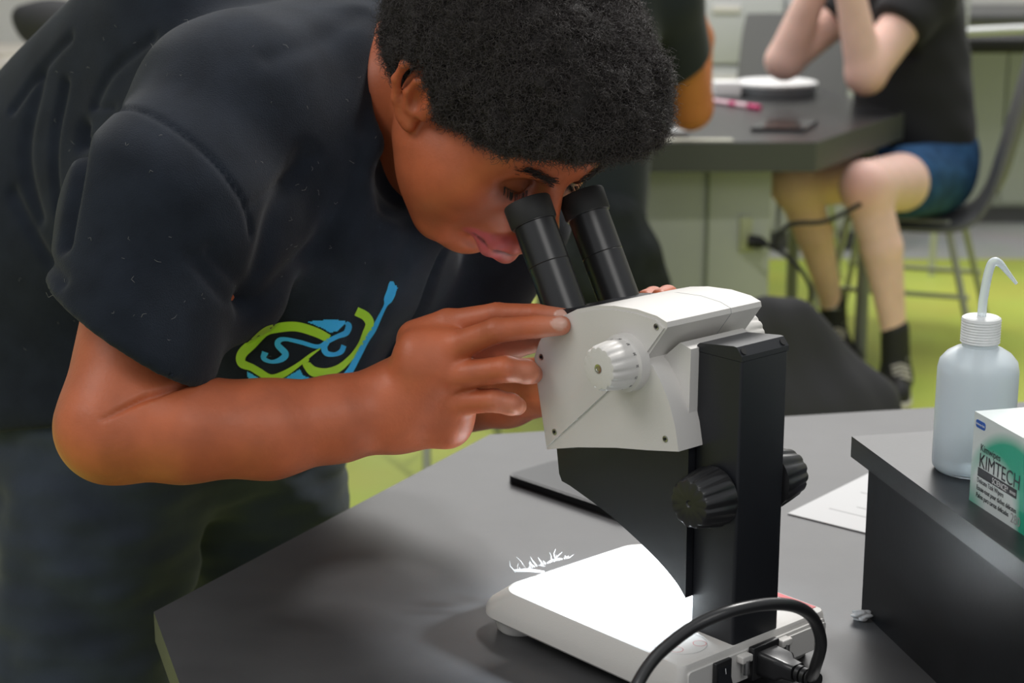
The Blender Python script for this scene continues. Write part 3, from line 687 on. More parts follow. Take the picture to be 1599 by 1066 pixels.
mask_mix(M_skin, 'red', (.52, .20, .12)); mask_mix(M_skin, 'lips', (.56, .11, .13), .22); mask_mix(M_skin, 'nail', (.58, .34, .27), .25); mask_mix(M_skin, 'dark', (.03, .012, .009))
bvt = BVHTree.FromPolygons([tuple(p) for p in bv], [tuple(int(i) for i in f) for f in bq]) if False else None
# eyebrows and lashes
def hairtufts(name, pts, n, L, r, sp_, m, parent, dirf):
    lst = []
    P = spline(pts, 10)
    for k in range(n):
        b0 = P[rng.integers(len(P))] + rng.normal(size=3) * sp_; d = dirf(b0)
        p0 = Hd(*b0); p1 = Hd(*(b0 + d * L * .6)); p2 = Hd(*(b0 + d * L + V3((0, .0, -.001)))); lst.append(([p0, p1, p2], [r, r * .8, r * .2]))
    return tubes(name, lst, m, parent, 4)
for sg in (1, -1):
    hairtufts('eyebrow', [(sg * .050, .0755, .019), (sg * .042, .0845, .0250), (sg * .030, .0920, .0260), (sg * .014, .0965, .0200)], 420, .007, .00026, (.0012, .0010, .0022), M_strand, body_, lambda b: V3((sg * .75, -.1, .25)))
    hairtufts('eyelashes', [(sg * .044, .081, -.0040), (sg * .038, .0865, -.0055), (sg * .031, .0890, -.0060), (sg * .021, .087, -.0055)], 34, .0065, .0003, (.0005, .0003, .0003), M_strand, body_, lambda b: V3((sg * .25, .85, -.35)))
# ------------------------------------------------------------------ hair
Hs = Sdf()
Hs.ell(Hd(0, -.014, .046), V3((.096, .106, .083)) * SKULL, HA, .02)
Hs.ell(Hd(0, .058, .060), V3((.080, .062, .058)) * SKULL, HA, .05)
Hs.ell(Hd(0, -.045, .022), V3((.094, .080, .080)) * SKULL, HA, .05)
for sgn in (1, -1):
    Hs.cone(Hd(sgn * .072, .022, .030), Hd(sgn * .067, .024, -.004), .020, .009, .015)
    Hs.ell(Hd(sgn * .094, -.012, -.006), V3((.030, .022, .033)) * SKULL, HA, .006, True)
cutn = HU * -.78 + HF * .62
Hs.plane(Hd(0, .082, .046), cutn, .016)
Hs.plane(Hd(0, -.03, -.036), -HU * .9 + HF * .1, .02)
hv, hq = Hs.mesh(Hd(0, 0, .05) - .2, Hd(0, 0, .05) + .2, .003)
hn = vnormals(hv, hq)
hv = hv + hn * (wob(hv, 60, 4) * .0022 + wob(hv, 170, 10) * .0016)[:, None]
hn = vnormals(hv, hq)
hv2 = hv - hn * .004 + hn * (wob(hv, 300, 0) * .0018 + wob(hv, 90, 8) * .0022)[:, None]
hair = sdfobj('hair', hv2, hq, M_hair, per)
NS = 62000; NP = 9
fa = np.linalg.norm(np.cross(hv[hq[:, 2]] - hv[hq[:, 0]], hv[hq[:, 3]] - hv[hq[:, 1]]), axis=1)
fi = rng.choice(len(hq), NS, p=fa / fa.sum()); uu = rng.random((NS, 1)); vvv = rng.random((NS, 1)); qd = hq[fi]
root = (hv[qd[:, 0]] * (1 - uu) + hv[qd[:, 1]] * uu) * (1 - vvv) + (hv[qd[:, 3]] * (1 - uu) + hv[qd[:, 2]] * uu) * vvv
nr = hn[qd[:, 0]]; 
keep = np.ones(NS, bool); 
clump = np.stack([wob(root, 130, 0), wob(root, 130, 8), wob(root, 130, 16)], 1)
dr = nr + rng.normal(size=(NS, 3)) * .55 + clump * .55; dr /= np.linalg.norm(dr, axis=1)[:, None]
root = root - nr * (.004 + rng.random((NS, 1)) * .003)
hx = np.cross(dr, rng.normal(size=(NS, 3))); hx /= np.linalg.norm(hx, axis=1)[:, None]; hy = np.cross(dr, hx)
ln = .007 + .008 * rng.random(NS) ** 2 + (rng.random(NS) < .03) * .006; cr = .0012 + .0018 * rng.random(NS); ph = rng.uniform(0, 6.28, NS); tw = rng.uniform(6, 13, NS) * rng.choice([-1, 1], NS)
T = np.linspace(0, 1, NP)
pts = root[:, None] + dr[:, None] * (ln[:, None] * T)[..., None] + (hx[:, None] * np.cos(ph[:, None] + tw[:, None] * T)[..., None] + hy[:, None] * np.sin(ph[:, None] + tw[:, None] * T)[..., None]) * (cr[:, None] * np.minimum(T * 3, 1))[..., None]
hc = bpy.data.hair_curves.new('curls'); hc.add_curves([NP] * NS)
hc.position_data.foreach_set('vector', pts.astype(np.float32).ravel())
ra = hc.attributes.get('radius') or hc.attributes.new('radius', 'FLOAT', 'POINT')
ra.data.foreach_set('value', np.tile((.00021 * (1 - .6 * T)).astype(np.float32), NS))
hc.materials.append(M_strand); link(bpy.data.objects.new('curls', hc), hair)
# ------------------------------------------------------------------ t-shirt
nd_ = Hd(0, -.01, -.06) - NB; nd_ /= np.linalg.norm(nd_)
T_ = Sdf()
T_.cone(SHR + LAT * .04 + V3((0, 0, .002)), SHL - LAT * .04, .083, .083, .06)
T_.cone(NB + V3((-.02, .02, -.03)), UP, .088, .08, .05)
T_.cone(NB - nd_ * .02, NB + nd_ * .028, .078, .072, .03)
T_.cone(CH + V3((0, 0, .01)), HC + V3((0, 0, .13)), .135, .150, .08, ax=LAT, f=1.38)
T_.cone(HC + V3((-.02, .02, .12)), HC + V3((-.0, .0, -.02)), .165, .185, .06, ax=LAT, f=1.30)
T_.cone(at(330, 60, 1.80), at(90, 300, 1.93), .125, .135, .06)
# chest and belly cloth hanging towards the table
T_.cone(at(560, 330, 1.60), at(430, 560, 1.66), .085, .080, .06)
T_.cone(at(560, 330, 1.60), at(640, 430, 1.72), .06, .06, .05)
T_.cone(at(430, 560, 1.66), at(230, 640, 1.78), .08, .09, .06)
# sleeves
HM = at(208, 520, 1.405); hd = ELR - SHR; hd /= np.linalg.norm(hd)
T_.cone(SHR + V3((0, .01, -.01)), at(262, 330, 1.46), .082, .080, .04).cone(at(262, 330, 1.46), HM + hd * .05, .080, .074, .03)
HML = at(690, 500, 1.76)
T_.cone(SHL, at(760, 330, 1.78), .085, .08, .04).cone(at(760, 330, 1.78), HML + (HML - at(760, 330, 1.78)) * .2, .080, .075, .03)
T_.cone(at(385, 370, 1.50), at(375, 455, 1.47), .050, .042, .04)
hn_ = np.cross(at(330, 590, 1.405) - at(85, 440, 1.405), V3((0, 1, -.12))); hn_ /= np.linalg.norm(hn_)
if hn_[2] > 0: hn_ = -hn_
def sleeve_cut(p):   # below the hem and near the right arm
    a = (p - HM) @ hn_; ab = ELR - SHR; q = p - SHR; t = np.clip(q @ ab / (ab @ ab), 0, 1.5); r = np.linalg.norm(q - t[:, None] * ab, axis=1)
    return np.maximum(-a, r - .105)
def sleeve_in(p):
    a = (p - (HM - hn_ * .012)) @ hn_; ab = ELR - SHR; q = p - SHR; t = q @ ab / (ab @ ab); r = np.linalg.norm(q - t[:, None] * ab, axis=1)
    return np.maximum(-a, r - .060)
_e = (ELL - SHL) / np.linalg.norm(ELL - SHL); _m = SHL * .15 + ELL * .85
T_.fn(lambda p: np.maximum(-((p - _m) @ _e), np.linalg.norm(p - (SHL * .2 + ELL * .8), axis=1) - .16), .005, True)
T_.fn(sleeve_cut, .004, True); T_.fn(sleeve_in, .004, True)
T_.plane((-.45, 1.8, .825), (.15, -.2, -1), .006)
# neck opening
nd_ = Hd(0, -.01, -.06) - NB; nd_ /= np.linalg.norm(nd_)
T_.cone(NB + nd_ * .01, NB + nd_ * .2, .062, .072, .006, True)
T_.cone(at(640, 275, 1.56), at(665, 290, 1.50), .034, .05, .008, True)
_x, _y, _z = frame(nd_); _rg = [NB + nd_ * .012 + (_x * math.cos(t) + _y * math.sin(t)) * .070 for t in np.linspace(0, 2 * math.pi, 13)]
T_.chain(_rg, [.013] * 13, .03)
T_.chain([at(548, 62, 1.625), at(548, 90, 1.605), at(538, 150, 1.59), at(532, 225, 1.585), at(552, 300, 1.585), at(612, 362, 1.59)], [.016, .024, .024, .022, .020, .018], .035)
tv, tq = T_.mesh((-.80, 1.25, .72), (.35, 2.35, 1.60), .0040)
tv = lap(tv, tq, 4, .5)
CREASES = [
 ([(145, 168), (210, 172), (270, 200), (330, 250), (370, 300), (385, 330), (392, 365)], .0026, .0034),
 ([(392, 322), (440, 285), (495, 240)], .0018, .0034),
 ([(470, 250), (430, 330), (410, 400), (388, 470)], .007, .012),
 ([(560, 250), (520, 350), (440, 440), (400, 480)], .007, .012),
 ([(330, 395), (380, 450), (385, 475)], .006, .008), ([(300, 400), (345, 455), (384, 478)], .004, .006),
 ([(130, 200), (120, 290), (105, 380)], .010, .008), ([(100, 130), (85, 230), (90, 330)], .006, .006), ([(60, 120), (40, 240), (60, 340)], .006, .008),
 ([(240, 60), (180, 110), (150, 160)], .004, .006), ([(110, 60), (60, 110), (20, 170)], .005, .006), ([(20, 300), (60, 380), (100, 440)], .005, .007),
 ([(600, 330), (570, 450), (540, 560)], .005, .012), ([(690, 400), (650, 500), (600, 590)], .014, .007), ([(640, 360), (600, 470), (560, 570)], .004, .010),
 ([(560, 20), (500, 60), (420, 90)], .003, .01), ([(600, 40), (580, 120), (570, 200)], .003, .008),
]
tn = vnormals(tv, tq)
# cloth folds: grooves and ridges along lines that run over the shirt, plus soft noise
tb_ = BVHTree.FromPolygons([tuple(p) for p in tv], [tuple(int(i) for i in f) for f in tq])
def hit(x, y, off=0.0):
    r = ray(x, y); r /= np.linalg.norm(r)
    h = tb_.ray_cast(Vector(cC), Vector(r), 4)
    if h[0] is None: return None
    return np.array(h[0]) + np.array(h[1]) * off
disp = wob(tv, 22, 0) * .0016 + wob(tv * V3((1, 1, .6)), 55, 8) * .0007
def crease_line(px, depth, wid, skew=0):
    global disp
    px = [q[:2] for q in spline([(x, y, 0) for x, y in px], 12)]; P = [hit(*p) for p in px]; P = [p for p in P if p is not None]
    if len(P) < 2: return
    near_ = polydist(tv, P)
    disp = disp - depth * np.exp(-(near_ / wid) ** 2)
for px, d_, w_ in CREASES: crease_line(px, d_, w_)
tv = tv + tn * disp[:, None]
shirt = sdfobj('t_shirt', tv, tq, M_shirt, per)
tb_ = BVHTree.FromPolygons([tuple(p) for p in tv], [tuple(int(i) for i in f) for f in tq])
# collar band
# print on the chest, laid on the cloth
def cp(x, y): return 350 + x / 5.33, 420 + y / 5.33
def ribbon(pw, vs, fs, step=7):
    P = [V3((x, y, w)) for x, y, w in pw]; Q = spline(P, 7); m = len(Q); n = 5; base = len(vs); ok = []
    for i, q in enumerate(Q):
        d = Q[min(i + 1, m - 1)][:2] - Q[max(i - 1, 0)][:2]; d = d / max(np.linalg.norm(d), 1e-6); nrm = np.array([-d[1], d[0]])
        for k in range(n):
            p = q[:2] + nrm * q[2] * (k / (n - 1) - .5); h = hit(*cp(*p), .0009); ok.append(h is not None); vs.append(h if h is not None else np.zeros(3))
    for i in range(m - 1):
        for k in range(n - 1):
            f = (i * n + k, i * n + k + 1, (i + 1) * n + k + 1, (i + 1) * n + k)
            if all(ok[j] for j in f): fs.append(tuple(base + j for j in f))
def blob(poly, vs, fs, st=9):
    poly = np.array(poly, float)
    def inside(x, y):
        c = False; j = len(poly) - 1
        for i in range(len(poly)):
            if (poly[i][1] > y) != (poly[j][1] > y) and x < (poly[j][0] - poly[i][0]) * (y - poly[i][1]) / (poly[j][1] - poly[i][1]) + poly[i][0]: c = not c
            j = i
        return c
    x0, y0 = poly.min(0); x1, y1 = poly.max(0)
    for i in range(int((x1 - x0) / st) + 1):
        for j in range(int((y1 - y0) / st) + 1):
            x, y = x0 + i * st, y0 + j * st
            if inside(x + st / 2, y + st / 2):
                H_ = [hit(*cp(a, b), .0008) for a, b in ((x, y), (x + st, y), (x + st, y + st), (x, y + st))]
                if all(h is not None for h in H_): b0 = len(vs); vs += H_; fs.append((b0, b0 + 1, b0 + 2, b0 + 3))
vs, fs = [], []
ribbon([(870, 575, 70), (760, 520, 78), (600, 475, 80), (440, 488, 80), (340, 520, 78), (235, 620, 85), (152, 705, 82), (150, 780, 72), (230, 815, 60), (290, 850, 62), (390, 903, 60), (500, 868, 52), (620, 790, 35), (720, 710, 25), (800, 655, 10)], vs, fs)
ribbon([(1098, 345, 76), (1175, 385, 76), (1208, 450, 72), (1172, 530, 52), (1128, 620, 38), (1060, 720, 42), (960, 815, 60), (850, 858, 76), (750, 850, 84), (700, 808, 72), (680, 770, 55), (706, 745, 6)], vs, fs)
pr_g = meshobj('print_green', vs, fs, M_pgreen, shirt, 0)
vs, fs = [], []
ribbon([(345, 688, 55), (332, 740, 42), (400, 768, 30), (480, 745, 50), (512, 700, 55), (450, 630, 50), (462, 590, 45), (520, 580, 32), (640, 605, 35), (780, 640, 35), (870, 590, 40), (940, 555, 40), (1010, 525, 52), (1033, 470, 55), (1010, 438, 30)], vs, fs)
ribbon([(875, 590, 20), (832, 645, 50), (850, 695, 48), (915, 705, 36), (970, 680, 45), (992, 630, 45)], vs, fs)
ribbon([(1393, 95, 30), (1392, 130, 60), (1390, 180, 80), (1362, 250, 72), (1340, 300, 30), (1290, 400, 36), (1240, 500, 46), (1180, 590, 46), (1120, 700, 52), (1050, 830, 55), (1005, 890, 60)], vs, fs)
blob([(1405, 130), (1430, 132), (1444, 150), (1430, 180), (1400, 185)], vs, fs)
blob([(690, 435), (780, 422), (900, 415), (1010, 425), (1000, 455), (940, 515), (880, 522), (800, 480)], vs, fs)
blob([(195, 850), (260, 885), (320, 925), (340, 950), (225, 950), (200, 895)], vs, fs)
blob([(630, 830), (655, 880), (720, 905), (760, 915), (640, 935), (460, 945), (490, 915)], vs, fs)
pr_b = meshobj('print_blue', vs, fs, M_pblue, shirt, 0)
# stray pale fibres clinging to the cloth
ln_ = []
for k in range(70):
    h = hit(rng.uniform(20, 600), rng.uniform(20, 560), .0012)
    if h is None: continue
    d = rng.normal(size=3) * V3((1, .3, 1)); d /= np.linalg.norm(d); e = np.cross(d, V3((0, 1, 0))); L_ = rng.uniform(.002, .0065); cv = rng.normal() * .3
    ln_.append(([h, h + d * L_ * .5 + e * L_ * cv, h + d * L_], [.00010, .00013, .00008]))
lt = tubes('lint', ln_, mat('lint_pale', (.22, .22, .21), .8), shirt, 4); lt['kind'] = 'stuff'
# ------------------------------------------------------------------ trousers and shoes
Q_ = Sdf()
HPR, HPL = HC - LAT * .085 + V3((0, 0, -.02)), HC + LAT * .085 + V3((0, 0, -.02))
Q_.cone(HPR, HPL, .125, .125, .05)
Q_.cone(HC + V3((.0, .0, -.02)), HC + V3((.0, .0, -.07)), .130, .140, .05)
KNR = np.array([-.47, 1.72, .47]); KNL = np.array([-.29, 2.03, .47])
Q_.cone(HPR + V3((.01, -.03, -.02)), KNR, .122, .092, .03).cone(KNR, (-.50, 1.78, .07), .092, .085, .02)
Q_.cone(HPL + V3((.02, -.02, -.02)), KNL, .125, .105, .03).cone(KNL, (-.31, 2.12, .07), .092, .085, .02)
Q_.plane((0, 0, .04), (0, 0, -1), .01)
qv, qq = Q_.mesh((-.9, 1.4, .0), (.2, 2.5, 1.12), .007)
qv = lap(qv, qq, 3); qn = vnormals(qv, qq)
qv = qv + qn * (wob(qv * V3((1, 1, 1.8)), 26, 0) * .0055 + wob(qv * V3((1, 1, 1.5)), 60, 8) * .0026)[:, None]
sdfobj('trousers', qv, qq, M_pants, per)
for cx, cy in ((-.50, 1.74), (-.31, 2.08)):
    Z_ = Sdf(); Z_.cone((cx, cy + .03, .05), (cx + .02, cy - .16, .035), .045, .034, .02).plane((0, 0, .004), (0, 0, -1), .004)
    a_, b_ = Z_.mesh((cx - .12, cy - .3, -.02), (cx + .15, cy + .15, .15), .005); sdfobj('shoe', a_, b_, M_rub, per)
def settle(root):
    for o in root.children:
        o.location = -root.location
settle(per)
# ------------------------------------------------------------------ far table and what lies on it
M_olive = mat('far_edge', (.060, .064, .052), .5)
ft = empty('lab_table', (.5, 5.1, 0), 0, 'black lab table in the background with tray and pen on it', 'table')
fp = [on(1275, 223, TZ), on(1412, 177, TZ), np.array([1.02, 5.95, TZ]), np.array([.05, 5.95, TZ]), np.array([-.30, 5.2, TZ]), np.array([.02, on(1040, 224, TZ)[1], TZ])]
fp = [tuple(p[:2]) for p in fp]
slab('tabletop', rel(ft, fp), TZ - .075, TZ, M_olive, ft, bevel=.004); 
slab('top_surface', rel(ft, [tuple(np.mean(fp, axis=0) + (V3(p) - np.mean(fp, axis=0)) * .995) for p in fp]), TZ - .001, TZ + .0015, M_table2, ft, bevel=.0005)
for x, y in ((1.06, 5.20), (.95, 5.85), (.1, 5.85), (.0, 4.72)): tube('leg', [(x - .5, y - 5.1, 0), (x - .5, y - 5.1, TZ - .07)], .020, mat('leg_far', (.22, .23, .21), .4), ft)
M_cab = mat('cabinet_grey', (.43, .45, .39), .45, var=.05, vscale=3)
uc = empty('under_table_cabinet', (.49, 4.85, 0), 0, 'pale grey cabinet under the background table with a socket on its side', 'cabinet')
cx0 = at(1000, 300, 4.68)[0] - .49; cx1 = at(1206, 300, 4.68)[0] - .49
box('carcass', ((cx0 + cx1) / 2, .17, .335), (cx1 - cx0, .66, .67), M_cab, uc, bevel=.004)
box('seam_strip', (at(1106, 300, 4.68)[0] - .49, -.165, .335), (.008, .008, .66), mat('seam_dark', (.16, .18, .13), .5), uc)
so_ = box('socket_plate', (at(1166, 370, 4.66)[0] - .49, -.166, at(1166, 367, 4.67)[2]), (.035, .010, .095), mat('socket_ivory', (.40, .42, .25), .4), uc, bevel=.003)
pc = empty('power_cable', tuple(at(1170, 375, 4.60)), 0, 'thin black power cable plugged into the grey cabinet under the background table', 'cable')
c_ = [at(1171, 376, 4.655), at(1195, 382, 4.62), at(1215, 390, 4.60), at(1245, 415, 4.58), at(1262, 440, 4.56), at(1266, 462, 4.56), at(1255, 500, 4.56), at(1240, 560, 4.58)]
tube('cord', rl(pc, spline(c_, 6)), .0065, M_rub, pc, 8)
c_ = [at(1212, 392, 4.60), at(1214, 372, 4.60), at(1235, 350, 4.60), at(1290, 345, 4.60), at(1345, 318, 4.58)]
tube('cord', rl(pc, spline(c_, 6)), .0065, M_rub, pc, 8)
lathe('plug', [(0, .018), (.03, .018), (.05, .008)], rl(pc, [at(1169, 376, 4.66)])[0], (1, -.3, -.1), M_rub, pc, 12)
# tray
t0 = on(1212, 148, TZ)
tr = empty('round_tray', tuple(t0), 0, 'round pale grey tray with white lid on the background table', 'tray')
lathe('tray_body', [(0, .118), (.003, .124), (.026, .130), (.030, .133), (.033, .133)], (0, 0, .0015), (0, 0, 1), mat('tray_grey', (.36, .38, .40), .35, metal=.3), tr, 48)
lathe('lid', [(0, .131), (.008, .131), (.012, .120), (.013, .05)], (0, 0, .034), (0, 0, 1), mat('tray_white', (.80, .80, .80), .4), tr, 48)
cbx = on(1136, 152, TZ); x_ = box('small_box', tuple(cbx + V3((.0, .03, .026))), (.085, .07, .047), mat('box_white', (.85, .85, .85), .5), None, bevel=.004); tag(x_, 'small white box between the tray and the arm on the background table', 'box')
a_ = on(1114, 162, TZ); b_ = on(1188, 173, TZ)
mk = empty('marker_pen', tuple(a_ + V3((0, 0, .0085))), 0, 'pink and white marker pen in front of the round tray', 'pen')
dd_ = (b_ - a_); L_ = np.linalg.norm(dd_); lathe('barrel', [(0, .0075), (L_ * .72, .0078)], (0, 0, 0), dd_, mat('pen_pink_white', (.82, .55, .62), .4), mk, 16)
lathe('pen_cap', [(0, .0082), (L_ * .2, .0082), (L_ * .22, .0075)], dd_ * .76, dd_, mat('pen_pink', (.62, .03, .17), .35), mk, 16)
lathe('pen_band', [(0, .0079), (L_ * .13, .0079)], dd_ * .36, dd_, MATS['pen_pink'], mk, 16)
q0 = on(1172, 206, TZ); q1 = on(1262, 208, TZ)
tbk = prism('tablet', [(0, 0), (.145, -.02), (.21, .17), (.065, .20)], .003, .012, lambda p, q, t: (p, q, t), mat('tablet_glass', (.02, .02, .022), .12, .6), None, bevel=.002); tbk.location = tuple(q0); tag(tbk, 'black tablet lying near the front edge of the background table', 'tablet')
rg = on(1010, 222, TZ); ru = prism('ruler', [(0, 0), (.225, .004), (.225, .040), (0, .045)], .0018, .0045, lambda p, q, t: (p, q, t), mat('ruler_plastic', (.62, .62, .50), .4), None, bevel=.0008); ru.location = tuple(rg); tag(ru, 'pale flat ruler on the front edge of the background table', 'ruler')
bgp = prism('plastic_bag', [(0, 0), (.11, -.01), (.13, .09), (.06, .13), (-.03, .10)], .002, .014, lambda p, q, t: (p, q, t), mat('clear_film', (.62, .64, .66), .15, trans=.3), None, bevel=.005); bgp.location = tuple(on(1008, 213, TZ)); tag(bgp, 'crinkled clear plastic bag beside the ruler on the background table', 'bag')
# ------------------------------------------------------------------ cabinets along the back wall
M_lab = mat('drawer_grey', (.47, .48, .49), .5); M_gap = mat('gap_dark', (.14, .14, .14), .7); M_lbl = mat('drawer_label', (.62, .60, .58), .5)
M_gcab = mat('cabinet_sage', (.42, .45, .37), .5)
def unit(x0, x1, Y, top, m, label, drawers, group=None, cols=1):
    r = empty('base_cabinet', ((x0 + x1) / 2, Y, 0), 0, label, 'cabinet', group); W = x1 - x0
    box('carcass', (0, .28, top / 2 + .04), (W - .006, .55, top - .08), m, r, bevel=.004)
    box('toe_kick', (0, .31, .045), (W - .006, .5, .09), M_gap, r)
    for z0, z1 in drawers:
        for c in range(cols):
            xa = -W / 2 + .012 + c * (W - .016) / cols; xb = xa + (W - .016) / cols - .008
            d = box('drawer' if z1 - z0 < .35 else 'door', ((xa + xb) / 2, -.006, (z0 + z1) / 2), (xb - xa, .016, z1 - z0), m, r, bevel=.003)
            box('label_holder', ((xa + xb) / 2, -.018, z1 - .045), (.11, .008, .032), M_lbl, d, bevel=.002)
    return r
cab_y = 6.9
unit(at(1040, 60, cab_y)[0], at(1225, 60, cab_y)[0], cab_y, 1.02, M_lab, 'pale grey drawer cabinet behind the seated people', [(.10, .44), (.46, .73), (.745, 1.0)])
unit(at(1225, 60, cab_y)[0], at(1420, 60, cab_y)[0], cab_y, 1.02, M_lab, 'pale grey drawer cabinet behind the crossed forearms of the seated person', [(.10, .44), (.46, .73), (.745, 1.0)])
unit(at(1432, 200, 7.5)[0], at(1700, 200, 7.5)[0], 7.5, .88, M_gcab, 'sage grey cabinet behind the chair at the far right', [(.10, .86)], cols=2)
unit(at(-60, 200, 7.4)[0], at(60, 100, 7.4)[0] + .03, 7.4, .74, mat('cabinet_beige', (.52, .48, .42), .6), 'beige cabinet at the far left behind the student', [(.1, .42), (.44, .72)])
ctp = box('back_counter', (at(1560, 40, 7.0)[0] + .15, 7.4, .905), (1.05, .75, .035), M_table, None, bevel=.004); tag(ctp, 'black worktop over the sage cabinet at the far right', 'countertop')
# dark stool top with pale metal frame at upper right
sf = empty('side_chair', (at(1560, 60, 6.2)[0], 6.2, 0), 0, 'dark chair with pale metal rails at the upper right edge', 'chair')
sx0 = at(1490, 60, 6.2)[0] - sf.location.x; zt_ = at(1550, 68, 6.2)[2]
box('seat', (.12, .1, zt_), (.52, .42, .05), M_rub, sf, bevel=.012)
tubes('rail', [([(sx0, -.14, zt_ + .05), (.38, -.14, zt_ + .075)], .016), ([(sx0, -.14, zt_ + .05), (sx0, -.14, zt_ + .22)], .012)], mat('rail_pale', (.55, .56, .56), .35, metal=.4), sf)
for x in (sx0 + .03, .34): tube('leg', [(x, .25, zt_), (x, .25, .0)], .013, MATS['rail_pale'], sf)
# backpack at the far left
bp_ = Sdf(); b0 = at(84, 58, 6.0)
bp_.ell(b0 + V3((0, 0, .02)), (.125, .10, .085), None, .03).ell(b0 + V3((.04, 0, -.05)), (.09, .09, .055), None, .04).cone(b0 + V3((-.10, 0, .05)), b0 + V3((.11, 0, .06)), .035, .03, .03)
b0[2] += .0; bv_, bq_ = bp_.mesh(b0 - .3, b0 + .3, .008); bv_[:, 2] += .02; bagm = mat('bag_black', (.035, .035, .037), .85, bump=.3, bscale=80)
bk = sdfobj('backpack', bv_, bq_, bagm); tag(bk, 'dark backpack lying on the beige stand at the far left', 'bag')
st_ = empty('side_stand', (float(b0[0]), 6.0, 0), 0, 'beige box stand under the dark backpack at the far left', 'stand')
box('stand_body', (.0, .06, float(b0[2] - .10) / 2), (.46, .40, float(b0[2] - .10)), MATS['cabinet_beige'], st_, bevel=.006)
box('stand_top', (.0, .06, float(b0[2] - .095)), (.48, .42, .014), MATS['cabinet_beige'], st_, bevel=.003)
# ------------------------------------------------------------------ chairs
M_chair = mat('chair_plastic', (.14, .14, .145), .5); M_chr = mat('chair_metal', (.42, .43, .38), .35, metal=.7)
def shell(name, prof, wid, o, yaw, parent, m, th=.014):
    """prof (forward, up) line swept across width with a gentle curve"""
    c, s = math.cos(yaw), math.sin(yaw); P = spline([(p[0], p[1], 0) for p in prof], 6); n = 12; vs = []; fs = []
    m_ = len(P)
    for lay in (0, 1):
        for i, p in enumerate(P):
            d = P[min(i + 1, m_ - 1)] - P[max(i - 1, 0)]; d /= np.linalg.norm(d); nn_ = np.array([-d[1], d[0]])
            for k in range(n + 1):
                u_ = (k / n - .5) * 2; cur = .035 * u_ * u_; f = p[0] + nn_[0] * (cur + th * lay); z = p[1] + nn_[1] * (cur + th * lay); l = u_ * wid / 2 * (1 - .12 * (i / m_) ** 3)
                vs.append((o[0] + f * c - l * s, o[1] + f * s + l * c, o[2] + z))
    N_ = m_ * (n + 1)
    for i in range(m_ - 1):
        for k in range(n):
            a = i * (n + 1) + k; fs.append((a, a + 1, a + n + 2, a + n + 1)); a += N_; fs.append((a, a + n + 1, a + n + 2, a + 1))
    for i in range(m_ - 1):
        for a in (i * (n + 1), i * (n + 1) + n):
            fs.append((a, a + n + 1, a + n + 1 + N_, a + N_))
    for k in range(n):
        for a in (k, (m_ - 1) * (n + 1) + k): fs.append((a, a + 1, a + 1 + N_, a + N_))
    ob = meshobj(name, vs, fs, m, parent, 60); return ob
def chair(x, y, yaw, label, seat=.45):
    r = empty('stacking_chair', (x, y, 0), yaw, label, 'chair')
    shell('seat', [(.15, seat - .012), (.10, seat), (.0, seat - .01), (-.16, seat - .005), (-.215, seat + .03)], .44, (0, 0, 0), 0, r, M_chair)
    shell('backrest', [(-.20, seat + .01), (-.235, seat + .08), (-.265, seat + .20), (-.31, seat + .40), (-.33, seat + .50)], .42, (0, 0, 0), 0, r, M_chair)
    for sy in (-1, 1):
        for x1, x2 in ((.16, .23), (-.14, -.25)):
            tube('leg', [(x1, sy * .17, seat - .025), (x2, sy * .22, .0)], .011, M_chr, r, 8)
        tube('side_rail', [(.16, sy * .17, seat - .03), (-.14, sy * .17, seat - .03)], .010, M_chr, r, 8)
        tube('stretcher', [(.214, sy * .20, .18), (-.222, sy * .2, .18)], .008, M_chr, r, 8)
    return r
WX, WY = at(1455, 330, 5.50)[0], 5.52
chair(WX - .07, WY, math.radians(160), 'dark grey stacking chair the seated person in denim shorts sits on', .435)
chair(at(1215, 60, 6.15)[0], 6.2, math.radians(250), 'dark grey stacking chair behind the round tray, its back to the table', .46)
chair(at(600, 600, 4.3)[0], 4.3, math.radians(70), 'dark grey stacking chair on the green floor behind the bending student', .45)
# ------------------------------------------------------------------ dark bag on the floor
fb = Sdf(); fy = 3.55
for a, b, ra, rb_ in (((1200, 500), (1250, 620), .040, .10), ((1240, 500), (1330, 640), .045, .10), ((1180, 520), (1200, 660), .045, .12)):
    fb.cone(at(*a, fy), at(*b, fy), ra, rb_, .06)
fb.cone(at(1200, 640, fy), at(1330, 690, fy - .05), .12, .11, .06)
z_ = lambda p: V3((p[0], p[1], .12))
fb.cone(z_(at(1190, 700, fy)), z_(at(1340, 700, fy)), .13, .13, .08); fb.plane((0, 0, .002), (0, 0, -1), .01)
a0_ = at(1250, 600, fy); fbv, fbq = fb.mesh((a0_[0] - .5, fy - .4, -.02), (a0_[0] + .5, fy + .4, .65), .008)
fbv = lap(fbv, fbq, 3); fbn = vnormals(fbv, fbq); fbv = fbv + fbn * (wob(fbv * V3((1.4, 1, .5)), 30, 3) * .006)[:, None]
fbo = sdfobj('tote_bag', fbv, fbq, mat('bag_fabric', (.024, .024, .025), .9, bump=.3, bscale=200)); tag(fbo, 'black fabric tote bag standing on the green floor behind the microscope', 'bag')
